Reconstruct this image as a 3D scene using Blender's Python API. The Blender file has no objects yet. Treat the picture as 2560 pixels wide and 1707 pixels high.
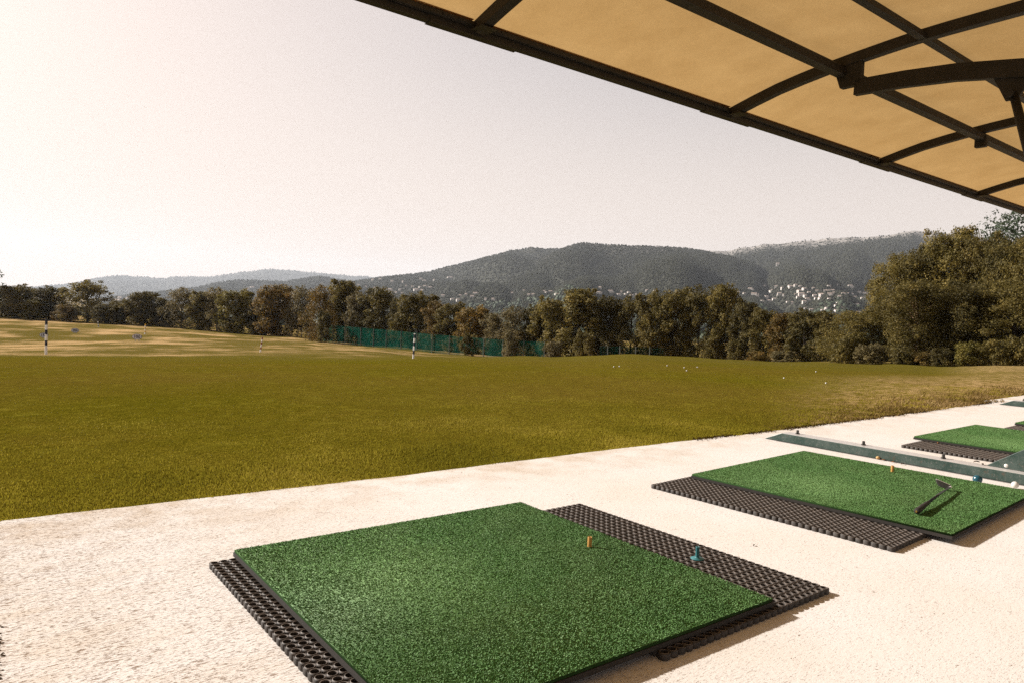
import bpy, math
import numpy as np
from mathutils import Vector, Matrix

rng = np.random.default_rng(7)
scene = bpy.context.scene
COL = scene.collection
PI = math.pi

# ------------------------------------------------------------------ camera model
F, PITCH, ROLL, CAMH, YAW = 1799.06, math.radians(-2.544), math.radians(2.0563), 1.0806, 0.6706
CX, CY = 1280.0, 853.5
_c, _s = math.cos(YAW), math.sin(YAW)


def cam2w(v):
    return np.array([v[0] * _c + v[1] * _s, -v[0] * _s + v[1] * _c, v[2]])


_fw = np.array([0, math.cos(PITCH), math.sin(PITCH)])
_up = np.array([0, -math.sin(PITCH), math.cos(PITCH)])
_rt = np.array([1.0, 0, 0])
RT = cam2w(math.cos(ROLL) * _rt + math.sin(ROLL) * _up)
UP = cam2w(-math.sin(ROLL) * _rt + math.cos(ROLL) * _up)
FW = cam2w(_fw)
CAM = np.array([0, 0, CAMH])


def ray(px, py):
    return FW + (px - CX) / F * RT - (py - CY) / F * UP


def at(px, py, depth):
    return CAM + depth * ray(px, py)


def gnd(px, py, z=0.0):
    d = ray(px, py)
    return CAM + d * (z - CAMH) / d[2]


def depth_of(P):
    return float((np.asarray(P) - CAM) @ FW)


# ------------------------------------------------------------------ object helpers
def link(o, parent=None):
    COL.objects.link(o)
    if parent is not None:
        o.parent = parent
    return o


def tag(o, label=None, cat=None, group=None, kind=None):
    if label: o['label'] = label
    if cat: o['category'] = cat
    if group: o['group'] = group
    if kind: o['kind'] = kind
    return o


def empty(name, loc, label, cat, group=None, rz=0.0):
    o = bpy.data.objects.new(name, None)
    o.empty_display_size = 0.1
    o.location = loc
    o.rotation_euler = (0, 0, rz)
    link(o)
    return tag(o, label, cat, group, 'thing')


def mesh_np(name, V, Fc, mats, midx=None, smooth=False):
    """V (n,3); Fc (m,k) int array or a list of such arrays."""
    V = np.asarray(V, np.float32)
    if not isinstance(Fc, list):
        Fc = [Fc]
    Fc = [np.asarray(f, np.int32) for f in Fc if len(f)]
    me = bpy.data.meshes.new(name)
    me.vertices.add(len(V))
    me.vertices.foreach_set('co', V.ravel())
    loops = np.concatenate([f.ravel() for f in Fc])
    tot = np.concatenate([np.full(len(f), f.shape[1], np.int32) for f in Fc])
    start = np.concatenate([[0], np.cumsum(tot)[:-1]]).astype(np.int32)
    me.loops.add(len(loops))
    me.loops.foreach_set('vertex_index', loops)
    me.polygons.add(len(tot))
    me.polygons.foreach_set('loop_start', start)
    me.polygons.foreach_set('loop_total', tot)
    if midx is not None:
        me.polygons.foreach_set('material_index', np.asarray(midx, np.int32))
    if smooth:
        me.polygons.foreach_set('use_smooth', np.ones(len(tot), bool))
    me.update(calc_edges=True)
    for m in (mats if isinstance(mats, (list, tuple)) else [mats]):
        me.materials.append(m)
    return me


class MB:
    """collects boxes, tubes and lathes for ONE mesh"""
    def __init__(self):
        self.v, self.f, self.m = [], [], []

    def add(self, verts, faces, mi=0):
        n = len(self.v)
        self.v += [tuple(map(float, p)) for p in verts]
        self.f += [tuple(i + n for i in f) for f in faces]
        self.m += [mi] * len(faces)
        return self

    def box(self, lo, hi, mi=0, M=None):
        x0, y0, z0 = lo; x1, y1, z1 = hi
        vs = [(x0, y0, z0), (x1, y0, z0), (x1, y1, z0), (x0, y1, z0), (x0, y0, z1), (x1, y0, z1), (x1, y1, z1), (x0, y1, z1)]
        if M is not None:
            vs = [M @ Vector(p) for p in vs]
        return self.add(vs, [(0, 3, 2, 1), (4, 5, 6, 7), (0, 1, 5, 4), (1, 2, 6, 5), (2, 3, 7, 6), (3, 0, 4, 7)], mi)

    def tube(self, pts, rad, n=10, mi=0, caps=True):
        pts = [Vector(p) for p in pts]
        rads = rad if isinstance(rad, (list, tuple)) else [rad] * len(pts)
        vs, prev = [], None
        for i, p in enumerate(pts):
            t = (pts[min(i + 1, len(pts) - 1)] - pts[max(i - 1, 0)]).normalized()
            a = prev if prev is not None else (Vector((0, 0, 1)) if abs(t.z) < .9 else Vector((1, 0, 0)))
            a = (a - t * a.dot(t)).normalized()
            prev = a
            b = t.cross(a)
            for k in range(n):
                th = 2 * PI * k / n
                vs.append(p + (a * math.cos(th) + b * math.sin(th)) * rads[i])
        fs = []
        for i in range(len(pts) - 1):
            for k in range(n):
                k2 = (k + 1) % n
                fs.append((i * n + k, i * n + k2, (i + 1) * n + k2, (i + 1) * n + k))
        if caps:
            fs.append(tuple(range(n))[::-1])
            fs.append(tuple((len(pts) - 1) * n + k for k in range(n)))
        return self.add(vs, fs, mi)

    def sweep(self, pts, sec, mi=0, side=Vector((1, 0, 0))):
        """rectangular section (w across 'side', list of (lo,hi) offsets along the local up) along a path"""
        pts = [Vector(p) for p in pts]
        w, h = sec
        vs = []
        for i, p in enumerate(pts):
            t = (pts[min(i + 1, len(pts) - 1)] - pts[max(i - 1, 0)]).normalized()
            u = t.cross(side).normalized()
            if u.z < 0: u = -u
            for (a, b) in ((-1, -1), (1, -1), (1, 1), (-1, 1)):
                vs.append(p + side * (a * w / 2) + u * (b * h / 2))
        fs = []
        for i in range(len(pts) - 1):
            for k in range(4):
                k2 = (k + 1) % 4
                fs.append((i * 4 + k, i * 4 + k2, (i + 1) * 4 + k2, (i + 1) * 4 + k))
        e = (len(pts) - 1) * 4
        fs += [(3, 2, 1, 0), (e, e + 1, e + 2, e + 3)]
        return self.add(vs, fs, mi)

    def lathe(self, prof, center=(0, 0, 0), n=20, mi=0):
        c = Vector(center)
        vs, fs = [], []
        for r, z in prof:
            for k in range(n):
                th = 2 * PI * k / n
                vs.append(c + Vector((r * math.cos(th), r * math.sin(th), z)))
        for i in range(len(prof) - 1):
            for k in range(n):
                k2 = (k + 1) % n
                fs.append((i * n + k, i * n + k2, (i + 1) * n + k2, (i + 1) * n + k))
        return self.add(vs, fs, mi)

    def mesh(self, name, mats, smooth=False):
        me = bpy.data.meshes.new(name)
        me.from_pydata(self.v, [], self.f)
        for m in (mats if isinstance(mats, (list, tuple)) else [mats]):
            me.materials.append(m)
        me.polygons.foreach_set('material_index', self.m)
        if smooth:
            me.polygons.foreach_set('use_smooth', [True] * len(self.f))
        me.update()
        return me

    def build(self, name, mats, parent=None, smooth=False, bevel=0.0):
        o = bpy.data.objects.new(name, self.mesh(name, mats, smooth))
        link(o, parent)
        if bevel:
            b = o.modifiers.new('soft_edges', 'BEVEL')
            b.width = bevel; b.segments = 2; b.limit_method = 'ANGLE'
        return o


def obj(name, me, parent=None, loc=None, rz=None):
    o = bpy.data.objects.new(name, me)
    link(o, parent)
    if loc is not None: o.location = loc
    if rz is not None: o.rotation_euler = (0, 0, rz)
    return o


def copy_tree(o, parent=None):
    c = o.copy()
    COL.objects.link(c)
    c.parent = parent
    for ch in list(o.children):
        copy_tree(ch, c)
    return c


# ------------------------------------------------------------------ materials
class NT:
    def __init__(self, name):
        self.m = bpy.data.materials.new(name)
        self.m.use_nodes = True
        self.t = self.m.node_tree
        self.t.nodes.clear()
        self.out = self.n('ShaderNodeOutputMaterial')

    def n(self, typ, **kw):
        nd = self.t.nodes.new(typ)
        for k, v in kw.items():
            if k in nd.inputs:
                nd.inputs[k].default_value = v
            else:
                setattr(nd, k, v)
        return nd

    def l(self, a, b):
        self.t.links.new(a, b)

    def coord(self, kind='Object', scale=None, loc=(0, 0, 0)):
        tc = self.n('ShaderNodeTexCoord')
        if scale is None:
            return tc.outputs[kind]
        mp = self.n('ShaderNodeMapping')
        mp.inputs['Scale'].default_value = scale
        mp.inputs['Location'].default_value = loc
        self.l(tc.outputs[kind], mp.inputs['Vector'])
        return mp.outputs['Vector']

    def noise(self, vec, scale, detail=4, rough=.55):
        nd = self.n('ShaderNodeTexNoise')
        nd.inputs['Scale'].default_value = scale
        nd.inputs['Detail'].default_value = detail
        nd.inputs['Roughness'].default_value = rough
        self.l(vec, nd.inputs['Vector'])
        return nd.outputs['Fac']

    def ramp(self, fac, stops, interp='LINEAR'):
        nd = self.n('ShaderNodeValToRGB')
        cr = nd.color_ramp
        cr.interpolation = interp
        while len(cr.elements) < len(stops):
            cr.elements.new(.5)
        for e, (p, c) in zip(cr.elements, stops):
            e.position = p
            e.color = (c, c, c, 1) if isinstance(c, (int, float)) else (*c, 1)
        self.l(fac, nd.inputs['Fac'])
        return nd.outputs['Color']

    def mix(self, fac, a, b, mode='MIX'):
        nd = self.n('ShaderNodeMix', data_type='RGBA', blend_type=mode)
        for s, v in (('Factor', fac), ('A', a), ('B', b)):
            sock = [i for i in nd.inputs if i.name == s and (i.type == 'RGBA' if s in 'AB' else i.type == 'VALUE')][0]
            if isinstance(v, (int, float)):
                sock.default_value = v
            elif isinstance(v, tuple):
                sock.default_value = (*v, 1)
            else:
                self.l(v, sock)
        return [o for o in nd.outputs if o.type == 'RGBA'][0]

    def math(self, op, a, b=0.0):
        nd = self.n('ShaderNodeMath', operation=op)
        for i, v in enumerate((a, b)):
            if isinstance(v, (int, float)):
                nd.inputs[i].default_value = v
            else:
                self.l(v, nd.inputs[i])
        return nd.outputs[0]

    def bump(self, h, strength=.4, dist=.01):
        nd = self.n('ShaderNodeBump')
        nd.inputs['Strength'].default_value = strength
        nd.inputs['Distance'].default_value = dist
        self.l(h, nd.inputs['Height'])
        return nd.outputs['Normal']

    def pbr(self, color, rough=.8, metal=0.0, normal=None, spec=.3):
        b = self.n('ShaderNodeBsdfPrincipled')
        if isinstance(color, tuple):
            b.inputs['Base Color'].default_value = (*color, 1)
        else:
            self.l(color, b.inputs['Base Color'])
        if isinstance(rough, (int, float)):
            b.inputs['Roughness'].default_value = rough
        else:
            self.l(rough, b.inputs['Roughness'])
        b.inputs['Metallic'].default_value = metal
        b.inputs['Specular IOR Level'].default_value = spec
        if normal is not None:
            self.l(normal, b.inputs['Normal'])
        return b.outputs[0]

    def done(self, sh):
        self.l(sh, self.out.inputs['Surface'])
        return self.m


def simple(name, color, rough=.6, metal=0.0, spec=.3, var=.25, scale=20, bump=0.0):
    t = NT(name)
    v = t.coord('Object')
    n = t.noise(v, scale, 5)
    c = t.mix(n, tuple(x * (1 - var) for x in color), tuple(min(1, x * (1 + var)) for x in color))
    nm = t.bump(t.noise(v, scale * 6, 3), bump, .004) if bump else None
    return t.done(t.pbr(c, rough, metal, nm, spec))


def m_concrete():
    t = NT('concrete')
    v = t.coord('Object')
    vs = t.coord('Object', (26, 105, 1))
    vs2 = t.coord('Object', (58, 200, 1), (3.1, 7.7, 0))
    sep = t.n('ShaderNodeSeparateXYZ'); t.l(v, sep.inputs[0])
    left = t.n('ShaderNodeMapRange'); t.l(sep.outputs['X'], left.inputs['Value'])
    left.inputs['From Min'].default_value = 0.1; left.inputs['From Max'].default_value = 2.2
    left.inputs['To Min'].default_value = 1.0; left.inputs['To Max'].default_value = 0.0
    lf = left.outputs[0]
    # broom-brushed streaks on the left, round pits on the right
    s1 = t.noise(vs, 1.0, 4, .6); s2 = t.noise(vs2, 1.0, 3, .6)
    iso = t.noise(v, 105, 3, .62); iso2 = t.noise(v, 40, 4, .66)
    big = t.noise(v, 1.1, 5); mid = t.noise(v, 6, 4)
    thr = t.math('ADD', t.math('MULTIPLY', mid, .10), t.math('MULTIPLY', lf, .035))
    sp1 = t.math('ADD', s1, thr); sp2 = t.math('ADD', s2, thr)
    spi = t.math('ADD', iso, t.math('MULTIPLY', mid, .09))
    k1 = t.ramp(sp1, [(.655, 0.0), (.72, 1.0)])
    k2 = t.ramp(sp2, [(.64, 0.0), (.71, .9)])
    ki = t.ramp(spi, [(.69, 0.0), (.74, .9)])
    ki2 = t.ramp(t.math('ADD', iso2, t.math('MULTIPLY', mid, .06)), [(.69, 0.0), (.74, .9)])
    streak = t.math('MULTIPLY', t.math('MAXIMUM', k1, k2), t.math('ADD', t.math('MULTIPLY', lf, .75), .25))
    dots = t.math('MULTIPLY', t.math('MAXIMUM', ki, ki2), t.math('SUBTRACT', 1.0, t.math('MULTIPLY', lf, .6)))
    pits = t.math('MINIMUM', t.math('MAXIMUM', streak, dots), 1.0)
    tint = t.mix(t.ramp(big, [(.35, 0.0), (.7, 1.0)]), (.60, .575, .56), (.57, .53, .49))
    fine = t.noise(v, 240, 2)
    tint = t.mix(t.math('MULTIPLY', t.ramp(fine, [(.45, 0.0), (.7, 1.0)]), .35), tint, (.42, .33, .24))
    # soil washed on to the slab along the lawn
    edge = t.n('ShaderNodeMapRange'); t.l(sep.outputs['Y'], edge.inputs['Value'])
    edge.inputs['From Min'].default_value = 3.25; edge.inputs['From Max'].default_value = 4.0
    soil = t.math('MULTIPLY', edge.outputs[0], t.ramp(t.noise(v, 3.0, 6, .65), [(.42, 0.0), (.66, .75)]))
    tint = t.mix(soil, tint, (.40, .30, .20))
    wear = t.math('MULTIPLY', lf, t.ramp(t.noise(t.coord('Object', (1.2, 3.4, 1)), 1.6, 7, .7), [(.48, 0.0), (.68, .5)]))
    tint = t.mix(wear, tint, (.46, .37, .275))
    colr = t.mix(pits, tint, (.15, .085, .042))
    h = t.math('SUBTRACT', t.math('ADD', t.math('MULTIPLY', s1, t.math('ADD', t.math('MULTIPLY', lf, .8), .1)), t.math('MULTIPLY', iso2, .35)), t.math('MULTIPLY', pits, .5))
    nm = t.bump(h, .7, .006)
    return t.done(t.pbr(colr, .92, 0, nm, .15))


def m_lawn():
    t = NT('lawn_grass')
    v = t.coord('Object')
    att = t.n('ShaderNodeAttribute', attribute_name='dry')
    n1 = t.noise(v, 55, 4, .7); n2 = t.noise(v, .45, 5); n3 = t.noise(v, 6, 5, .65); n4 = t.noise(v, 1.6, 5, .6)
    g = t.mix(t.ramp(n2, [(.35, 0.0), (.66, 1.0)]), (.140, .113, .008), (.155, .110, .010))
    g = t.mix(t.ramp(n3, [(.42, 0.0), (.62, .55)]), g, (.080, .072, .004))
    g = t.mix(t.ramp(n1, [(.38, 1.0), (.60, 0.0)]), g, (.066, .056, .0035))
    g = t.mix(t.ramp(n1, [(.62, 0.0), (.76, .55)]), g, (.21, .17, .025))
    # dried-out straw patches of the far range
    pat = t.ramp(t.math('ADD', t.noise(t.coord('Object', (.11, .11, .11)), 1.0, 6, .62), t.math('MULTIPLY', n4, .12)), [(.53, 0.0), (.69, 1.0)])
    far_g = t.mix(n4, (.112, .086, .015), (.155, .112, .030))
    far_g = t.mix(t.ramp(n1, [(.35, .7), (.6, 0.0)]), far_g, (.06, .05, .012))
    straw = t.mix(n3, (.32, .20, .085), (.46, .31, .155))
    dry = t.mix(pat, far_g, straw)
    n5 = t.noise(t.coord('Object', (1, 1, 1), (5.3, 2.2, 0)), .16, 6, .62)
    g = t.mix(t.ramp(n5, [(.38, 0.0), (.60, .9)]), g, (.118, .082, .012))
    g = t.mix(t.ramp(t.noise(v, 17, 4, .7), [(.50, 0.0), (.66, .7)]), g, (.055, .044, .003))
    g = t.mix(t.ramp(t.noise(v, 3.3, 6, .75), [(.52, 0.0), (.68, .6)]), g, (.175, .145, .016))
    ra = t.n('ShaderNodeAttribute', attribute_name='rough')
    rg = t.mix(t.ramp(n3, [(.38, 0.0), (.62, 1.0)]), (.088, .076, .011), (.142, .107, .022))
    rg = t.mix(t.ramp(n1, [(.40, .55), (.6, 0.0)]), rg, (.060, .050, .007))
    g = t.mix(ra.outputs['Fac'], g, rg)
    c = t.mix(att.outputs['Fac'], g, dry)
    straw_at = t.n('ShaderNodeAttribute', attribute_name='straw')
    c = t.mix(t.math('MULTIPLY', straw_at.outputs['Fac'], t.ramp(t.math('ADD', n3, t.math('MULTIPLY', n1, .3)), [(.52, 0.0), (.78, 1.0)])), c, straw)
    nm = t.bump(t.math('ADD', n1, t.math('MULTIPLY', n3, .6)), .9, .03)
    return t.done(t.pbr(c, 1, 0, nm, .0))


def m_leaf(name, cols, trans=.36, spec=.2, gain=1.0):
    """leaf colours vary from leaf to leaf"""
    cols = [tuple(x * gain for x in c) for c in cols]
    t = NT(name)
    geo = t.n('ShaderNodeNewGeometry')
    inf = t.n('ShaderNodeObjectInfo')
    v = t.coord('Object')
    big = t.noise(v, .8, 4)
    r = t.math('ADD', t.math('MULTIPLY', geo.outputs['Random Per Island'], .5), t.math('MULTIPLY', t.ramp(big, [(.33, 0.0), (.67, 1.0)]), .5))
    c = t.ramp(r, [(i / (len(cols) - 1), k) for i, k in enumerate(cols)])
    hs = t.n('ShaderNodeHueSaturation')
    t.l(c, hs.inputs['Color'])
    mr = t.n('ShaderNodeMapRange'); t.l(inf.outputs['Random'], mr.inputs['Value'])
    mr.inputs['To Min'].default_value = .78; mr.inputs['To Max'].default_value = 1.2
    t.l(mr.outputs[0], hs.inputs['Value'])
    d = t.pbr(hs.outputs[0], .65, 0, None, spec)
    tr = t.n('ShaderNodeBsdfTranslucent'); t.l(hs.outputs[0], tr.inputs['Color'])
    mx = t.n('ShaderNodeMixShader'); mx.inputs[0].default_value = trans
    t.l(d, mx.inputs[1]); t.l(tr.outputs[0], mx.inputs[2])
    return t.done(mx.outputs[0])


WORN = (.40, -.62)


def m_turf():
    t = NT('artificial_turf')
    geo = t.n('ShaderNodeNewGeometry')
    v = t.coord('Object')
    c = t.ramp(geo.outputs['Random Per Island'], [(0, (.064, .136, .036)), (.35, (.072, .158, .042)), (.75, (.090, .188, .054)), (.96, (.112, .218, .070)), (1, (.19, .28, .13))])
    w = t.ramp(t.noise(v, 2.3, 4), [(.45, 0.0), (.72, 1.0)])
    c = t.mix(t.math('MULTIPLY', w, .38), c, (.15, .23, .085))
    # the pale spot where the balls are struck
    dv = t.n('ShaderNodeVectorMath', operation='DISTANCE')
    t.l(v, dv.inputs[0]); dv.inputs[1].default_value = (WORN[0], WORN[1], .055)
    wr = t.ramp(t.math('ADD', dv.outputs['Value'], t.math('MULTIPLY', t.noise(v, 5, 5, .65), .35)), [(.20, .75), (.62, 0.0)])
    c = t.mix(wr, c, (.17, .285, .105))
    d2 = t.ramp(t.noise(v, 3.1, 3), [(.30, 1.0), (.48, 0.0)])
    c = t.mix(t.math('MULTIPLY', d2, .25), c, (.035, .085, .02))
    return t.done(t.pbr(c, .6, 0, None, .15))


def m_rubber():
    t = NT('black_rubber')
    v = t.coord('Object')
    n = t.noise(v, 35, 5, .65); n2 = t.noise(v, 220, 3)
    geo = t.n('ShaderNodeNewGeometry')
    c = t.mix(t.ramp(n, [(.4, 0.0), (.68, 1.0)]), (.017, .014, .012), (.045, .036, .030))
    c = t.mix(t.ramp(n2, [(.52, 0.0), (.75, .55)]), c, (.11, .085, .068))
    sep = t.n('ShaderNodeSeparateXYZ'); t.l(v, sep.inputs[0])
    # feet have worn the raised rings pale
    worn = t.n('ShaderNodeMapRange'); t.l(sep.outputs['Z'], worn.inputs['Value'])
    worn.inputs['From Min'].default_value = .0195; worn.inputs['From Max'].default_value = .0225
    c = t.mix(t.math('MULTIPLY', worn.outputs[0], t.ramp(n, [(.3, .35), (.7, .9)])), c, (.21, .165, .135))
    return t.done(t.pbr(c, .62, 0, t.bump(n2, .3, .002), .35))


def m_steel_green():
    t = NT('green_painted_steel')
    v = t.coord('Object')
    n = t.noise(v, 9, 7, .7); n2 = t.noise(v, 60, 4, .7)
    c = t.mix(t.ramp(n, [(.40, 0.0), (.62, 1.0)]), (.018, .042, .033), (.045, .068, .058))
    c = t.mix(t.ramp(n2, [(.56, 0.0), (.70, .8)]), c, (.12, .12, .11))
    c = t.mix(t.ramp(t.noise(v, 14, 6, .7), [(.60, 0.0), (.68, .7)]), c, (.09, .05, .03))
    return t.done(t.pbr(c, t.ramp(n, [(.3, .35), (.7, .6)]), .15, t.bump(n2, .2, .002), .5))


def m_fabric():
    t = NT('canopy_fabric')
    v = t.coord('Object')
    n = t.noise(v, 2.2, 7, .65); n2 = t.noise(v, 55, 3)
    c = t.mix(t.ramp(n, [(.3, 0.0), (.7, 1.0)]), (.335, .205, .078), (.41, .262, .108))
    c = t.mix(t.ramp(n2, [(.40, .16), (.6, 0.0)]), c, (.25, .15, .06))
    d = t.n('ShaderNodeBsdfDiffuse'); t.l(c, d.inputs['Color'])
    tr = t.n('ShaderNodeBsdfTranslucent'); t.l(c, tr.inputs['Color'])
    mx = t.n('ShaderNodeMixShader'); mx.inputs[0].default_value = .55
    t.l(d.outputs[0], mx.inputs[1]); t.l(tr.outputs[0], mx.inputs[2])
    return t.done(mx.outputs[0])


def m_net(name='green_netting', k=1.0):
    t = NT(name)
    v = t.coord('Object')
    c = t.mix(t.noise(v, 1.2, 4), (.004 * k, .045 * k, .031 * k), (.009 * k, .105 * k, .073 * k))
    d = t.n('ShaderNodeBsdfDiffuse'); t.l(c, d.inputs['Color'])
    tl = t.n('ShaderNodeBsdfTranslucent'); t.l(c, tl.inputs['Color'])
    m1 = t.n('ShaderNodeMixShader'); m1.inputs[0].default_value = .4
    t.l(d.outputs[0], m1.inputs[1]); t.l(tl.outputs[0], m1.inputs[2])
    tp = t.n('ShaderNodeBsdfTransparent')
    m2 = t.n('ShaderNodeMixShader')
    t.l(t.ramp(t.noise(v, .7, 4), [(.35, .35), (.65, .72)]), m2.inputs[0])
    t.l(tp.outputs[0], m2.inputs[1]); t.l(m1.outputs[0], m2.inputs[2])
    return t.done(m2.outputs[0])


def m_hill():
    t = NT('hill_slope')
    v = t.coord('Object')
    n = t.noise(v, .012, 6, .65); n2 = t.noise(v, .07, 3, .7)
    c = t.mix(n, (.026, .028, .020), (.048, .047, .036))
    c = t.mix(t.ramp(n2, [(.6, 0.0), (.75, .6)]), c, (.13, .115, .09))
    at_ = t.n('ShaderNodeAttribute', attribute_name='rock')
    rk = t.math('MULTIPLY', at_.outputs['Fac'], t.ramp(t.math('ADD', n2, t.math('MULTIPLY', n, .4)), [(.58, 0.0), (.76, 1.0)]))
    c = t.mix(rk, c, (.38, .345, .32))
    return t.done(t.pbr(c, 1, 0, t.bump(n2, .6, 6.0), .05))


M = dict(
    concrete=m_concrete(), lawn=m_lawn(), turf=m_turf(), rubber=m_rubber(), steel=m_steel_green(), fabric=m_fabric(), net=m_net('green_netting', .9), shadenet=m_net('shaded_netting', .3), hill=m_hill(),
    backing=simple('turf_backing', (.022, .018, .015), .8, var=.4, scale=30, bump=.2),
    frame=simple('dark_brown_steel', (.024, .019, .0145), .62, .0, .25, .5, 8, .15),
    galv=simple('weathered_steel', (.16, .15, .14), .5, .5, .4, .35, 40),
    topsheen=simple('top_sheen_steel', (.50, .47, .45), .38, .25, .5, .25, 25, .1),  # pale colour imitates the glossy sky sheen on the rail top
    turfside=simple('turf_edge_fibres', (.018, .042, .012), .9, 0, .05, .6, 160, .6),
    bolt=simple('dark_bolt', (.05, .045, .04), .5, .4, .4, .4, 90),
    yellow=simple('yellow_rubber', (.38, .195, .045), .6, 0, .3, .2, 80),
    teal=simple('teal_plastic', (.025, .125, .135), .5, 0, .4, .3, 90),
    blue=simple('dark_teal_ball', (.008, .060, .085), .22, 0, .5, .2, 50),
    white=simple('white_ball', (.55, .53, .49), .35, 0, .4, .12, 60),
    pwhite=simple('white_paint', (.78, .74, .70), .5, 0, .3, .06, 6),
    pdark=simple('navy_paint', (.018, .018, .030), .5, 0, .3, .3, 6),
    pred=simple('red_paint', (.20, .035, .022), .5, 0, .3, .2, 6),
    pyell=simple('yellow_paint', (.62, .36, .03), .5, 0, .3, .15, 6),
    sign=simple('grey_sign_face', (.52, .50, .54), .5, 0, .3, .08, 4),
    signrim=simple('dark_sign_rim', (.045, .045, .06), .5, 0, .3, .2, 8),
    ink=simple('dark_lettering', (.035, .030, .035), .6, 0, .2, .1, 8),
    chrome=simple('club_chrome', (.80, .76, .72), .3, .2, .5, .1, 60),
    face=simple('club_face', (.055, .055, .05), .4, .5, .4, .2, 200),
    shaft=simple('club_shaft', (.022, .026, .030), .3, .5, .5, .2, 60),
    grip=simple('club_grip', (.022, .017, .014), .75, 0, .3, .3, 120, .3),
    gold=simple('gold_marking', (.50, .30, .05), .5, .2, .3, .1, 50),
    leafdry=simple('dead_leaf', (.20, .085, .028), .8, 0, .2, .35, 60),
    leafdark=simple('dark_dead_leaf', (.055, .035, .022), .8, 0, .2, .35, 60),
    pebble=simple('tan_pebble', (.42, .27, .12), .8, 0, .2, .2, 60),
    soil=simple('dark_soil', (.075, .05, .03), .95, 0, .1, .4, 40, .4),
    bark=simple('tree_bark', (.045, .036, .027), .9, 0, .1, .4, 3, .4),
    palebark=simple('pale_bark', (.30, .20, .12), .9, 0, .1, .4, 5, .4),
    postw=simple('fence_post_steel', (.10, .105, .09), .6, .2, .3, .3, 3),
    wall=simple('pale_render', (.62, .57, .52), .8, 0, .2, .06, .2),
    roof=simple('clay_tiles', (.40, .31, .26), .85, 0, .2, .2, .5),
    oliveleaf=m_leaf('olive_foliage', [(.022, .018, .005), (.052, .041, .010), (.082, .062, .015), (.135, .094, .022)], gain=1.95),
    rustleaf=m_leaf('autumn_foliage', [(.026, .020, .006), (.060, .042, .011), (.105, .066, .015), (.17, .092, .020)], gain=1.95),
    greyleaf=m_leaf('grey_brown_foliage', [(.024, .020, .008), (.056, .045, .018), (.090, .069, .029), (.135, .10, .042)], gain=1.95),
    darkleaf=m_leaf('dark_foliage', [(.016, .014, .005), (.036, .029, .008), (.060, .046, .012), (.095, .068, .016)], gain=1.95),
    goldleaf=m_leaf('yellow_green_foliage', [(.030, .028, .006), (.075, .062, .013), (.105, .082, .017), (.155, .112, .026)], gain=1.95),
    bluleaf=m_leaf('blue_green_foliage', [(.016, .022, .014), (.030, .042, .026), (.044, .056, .033), (.065, .07, .04)], gain=1.95),
    farleaf=m_leaf('hillside_foliage', [(.024, .026, .018), (.033, .034, .024), (.042, .042, .030), (.052, .050, .037)], .25, .0),
    blade=m_leaf('grass_blades', [(.045, .040, .004), (.080, .068, .006), (.115, .093, .010), (.19, .15, .03)], .4, .02, 2.3),
    thatch=m_leaf('thatch', [(.012, .008, .004), (.028, .018, .008), (.05, .03, .012), (.09, .05, .018)], .1, .0),
    dryblade=m_leaf('dry_grass_blades', [(.08, .05, .014), (.16, .105, .032), (.27, .18, .07), (.42, .30, .15)], .25, .02),
)

# ------------------------------------------------------------------ terrain
# columns by photo bearing: (px, depth where the lawn leaves the slab, [(depth, height)])


def zpx(px, py, d):
    return float(at(px, py, d)[2])


cols = [
    (-700, 3.0, [(46, -2.9), (91, -5.2), (172, -5.3), (260, -6.5)]),
    (0, 3.35, [(46, zpx(0, 886, 46)), (91, zpx(0, 850, 91)), (172, zpx(0, 795, 172)), (260, -6.5)]),
    (350, 3.7, [(46, zpx(350, 886, 46)), (91, zpx(350, 853, 91)), (165, zpx(350, 813, 165)), (260, -7)]),
    (700, 4.1, [(46, zpx(700, 889, 46)), (91, zpx(700, 862, 91)), (150, zpx(700, 839, 150)), (260, -8)]),
    (900, 4.4, [(46, zpx(900, 891, 46)), (80, zpx(900, 874, 80)), (118, zpx(900, 863, 118)), (260, -9)]),
    (1100, 4.7, [(46, zpx(1100, 893, 46)), (70, -3.85), (98, -5.15), (260, -9)]),
    (1362, 5.3, [(40, zpx(1362, 892, 40)), (60, -3.1), (85, -5.0), (260, -9)]),
    (1600, 5.9, [(36, zpx(1600, 887, 36)), (55, -2.3), (80, -4.2), (260, -9)]),
    (1900, 6.9, [(32, zpx(1900, 905, 32)), (45, -1.75), (65, -3.0), (260, -8)]),
    (2100, 7.8, [(30, zpx(2100, 912, 30)), (42, -1.4), (60, -2.4), (260, -8)]),
    (2300, 9.2, [(28, zpx(2300, 924, 28)), (40, -1.3), (60, -2.2), (260, -8)]),
    (2560, 12.0, [(28, zpx(2560, 921, 28)), (42, -1.15), (60, -2.0), (260, -8)]),
    (3300, 22.0, [(30, -.3), (45, -.9), (70, -2.0), (260, -8)]),
]
RS = np.concatenate([[0.0], np.geomspace(2.0, 14000, 260)])


def hermite(xs, ys, x):
    xs, ys = np.array(xs, float), np.array(ys, float)
    h = np.diff(xs); d = np.diff(ys) / h
    m = np.zeros(len(xs)); m[0] = d[0]; m[-1] = d[-1]
    for i in range(1, len(xs) - 1):
        m[i] = 0 if d[i - 1] * d[i] <= 0 else 2 * d[i - 1] * d[i] / (d[i - 1] + d[i])
    i = np.clip(np.searchsorted(xs, x) - 1, 0, len(h) - 1)
    t = (x - xs[i]) / h[i]
    return ((1 + 2 * t) * (1 - t) ** 2 * ys[i] + t * (1 - t) ** 2 * h[i] * m[i] + t * t * (3 - 2 * t) * ys[i + 1] + t * t * (t - 1) * h[i] * m[i + 1])


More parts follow.
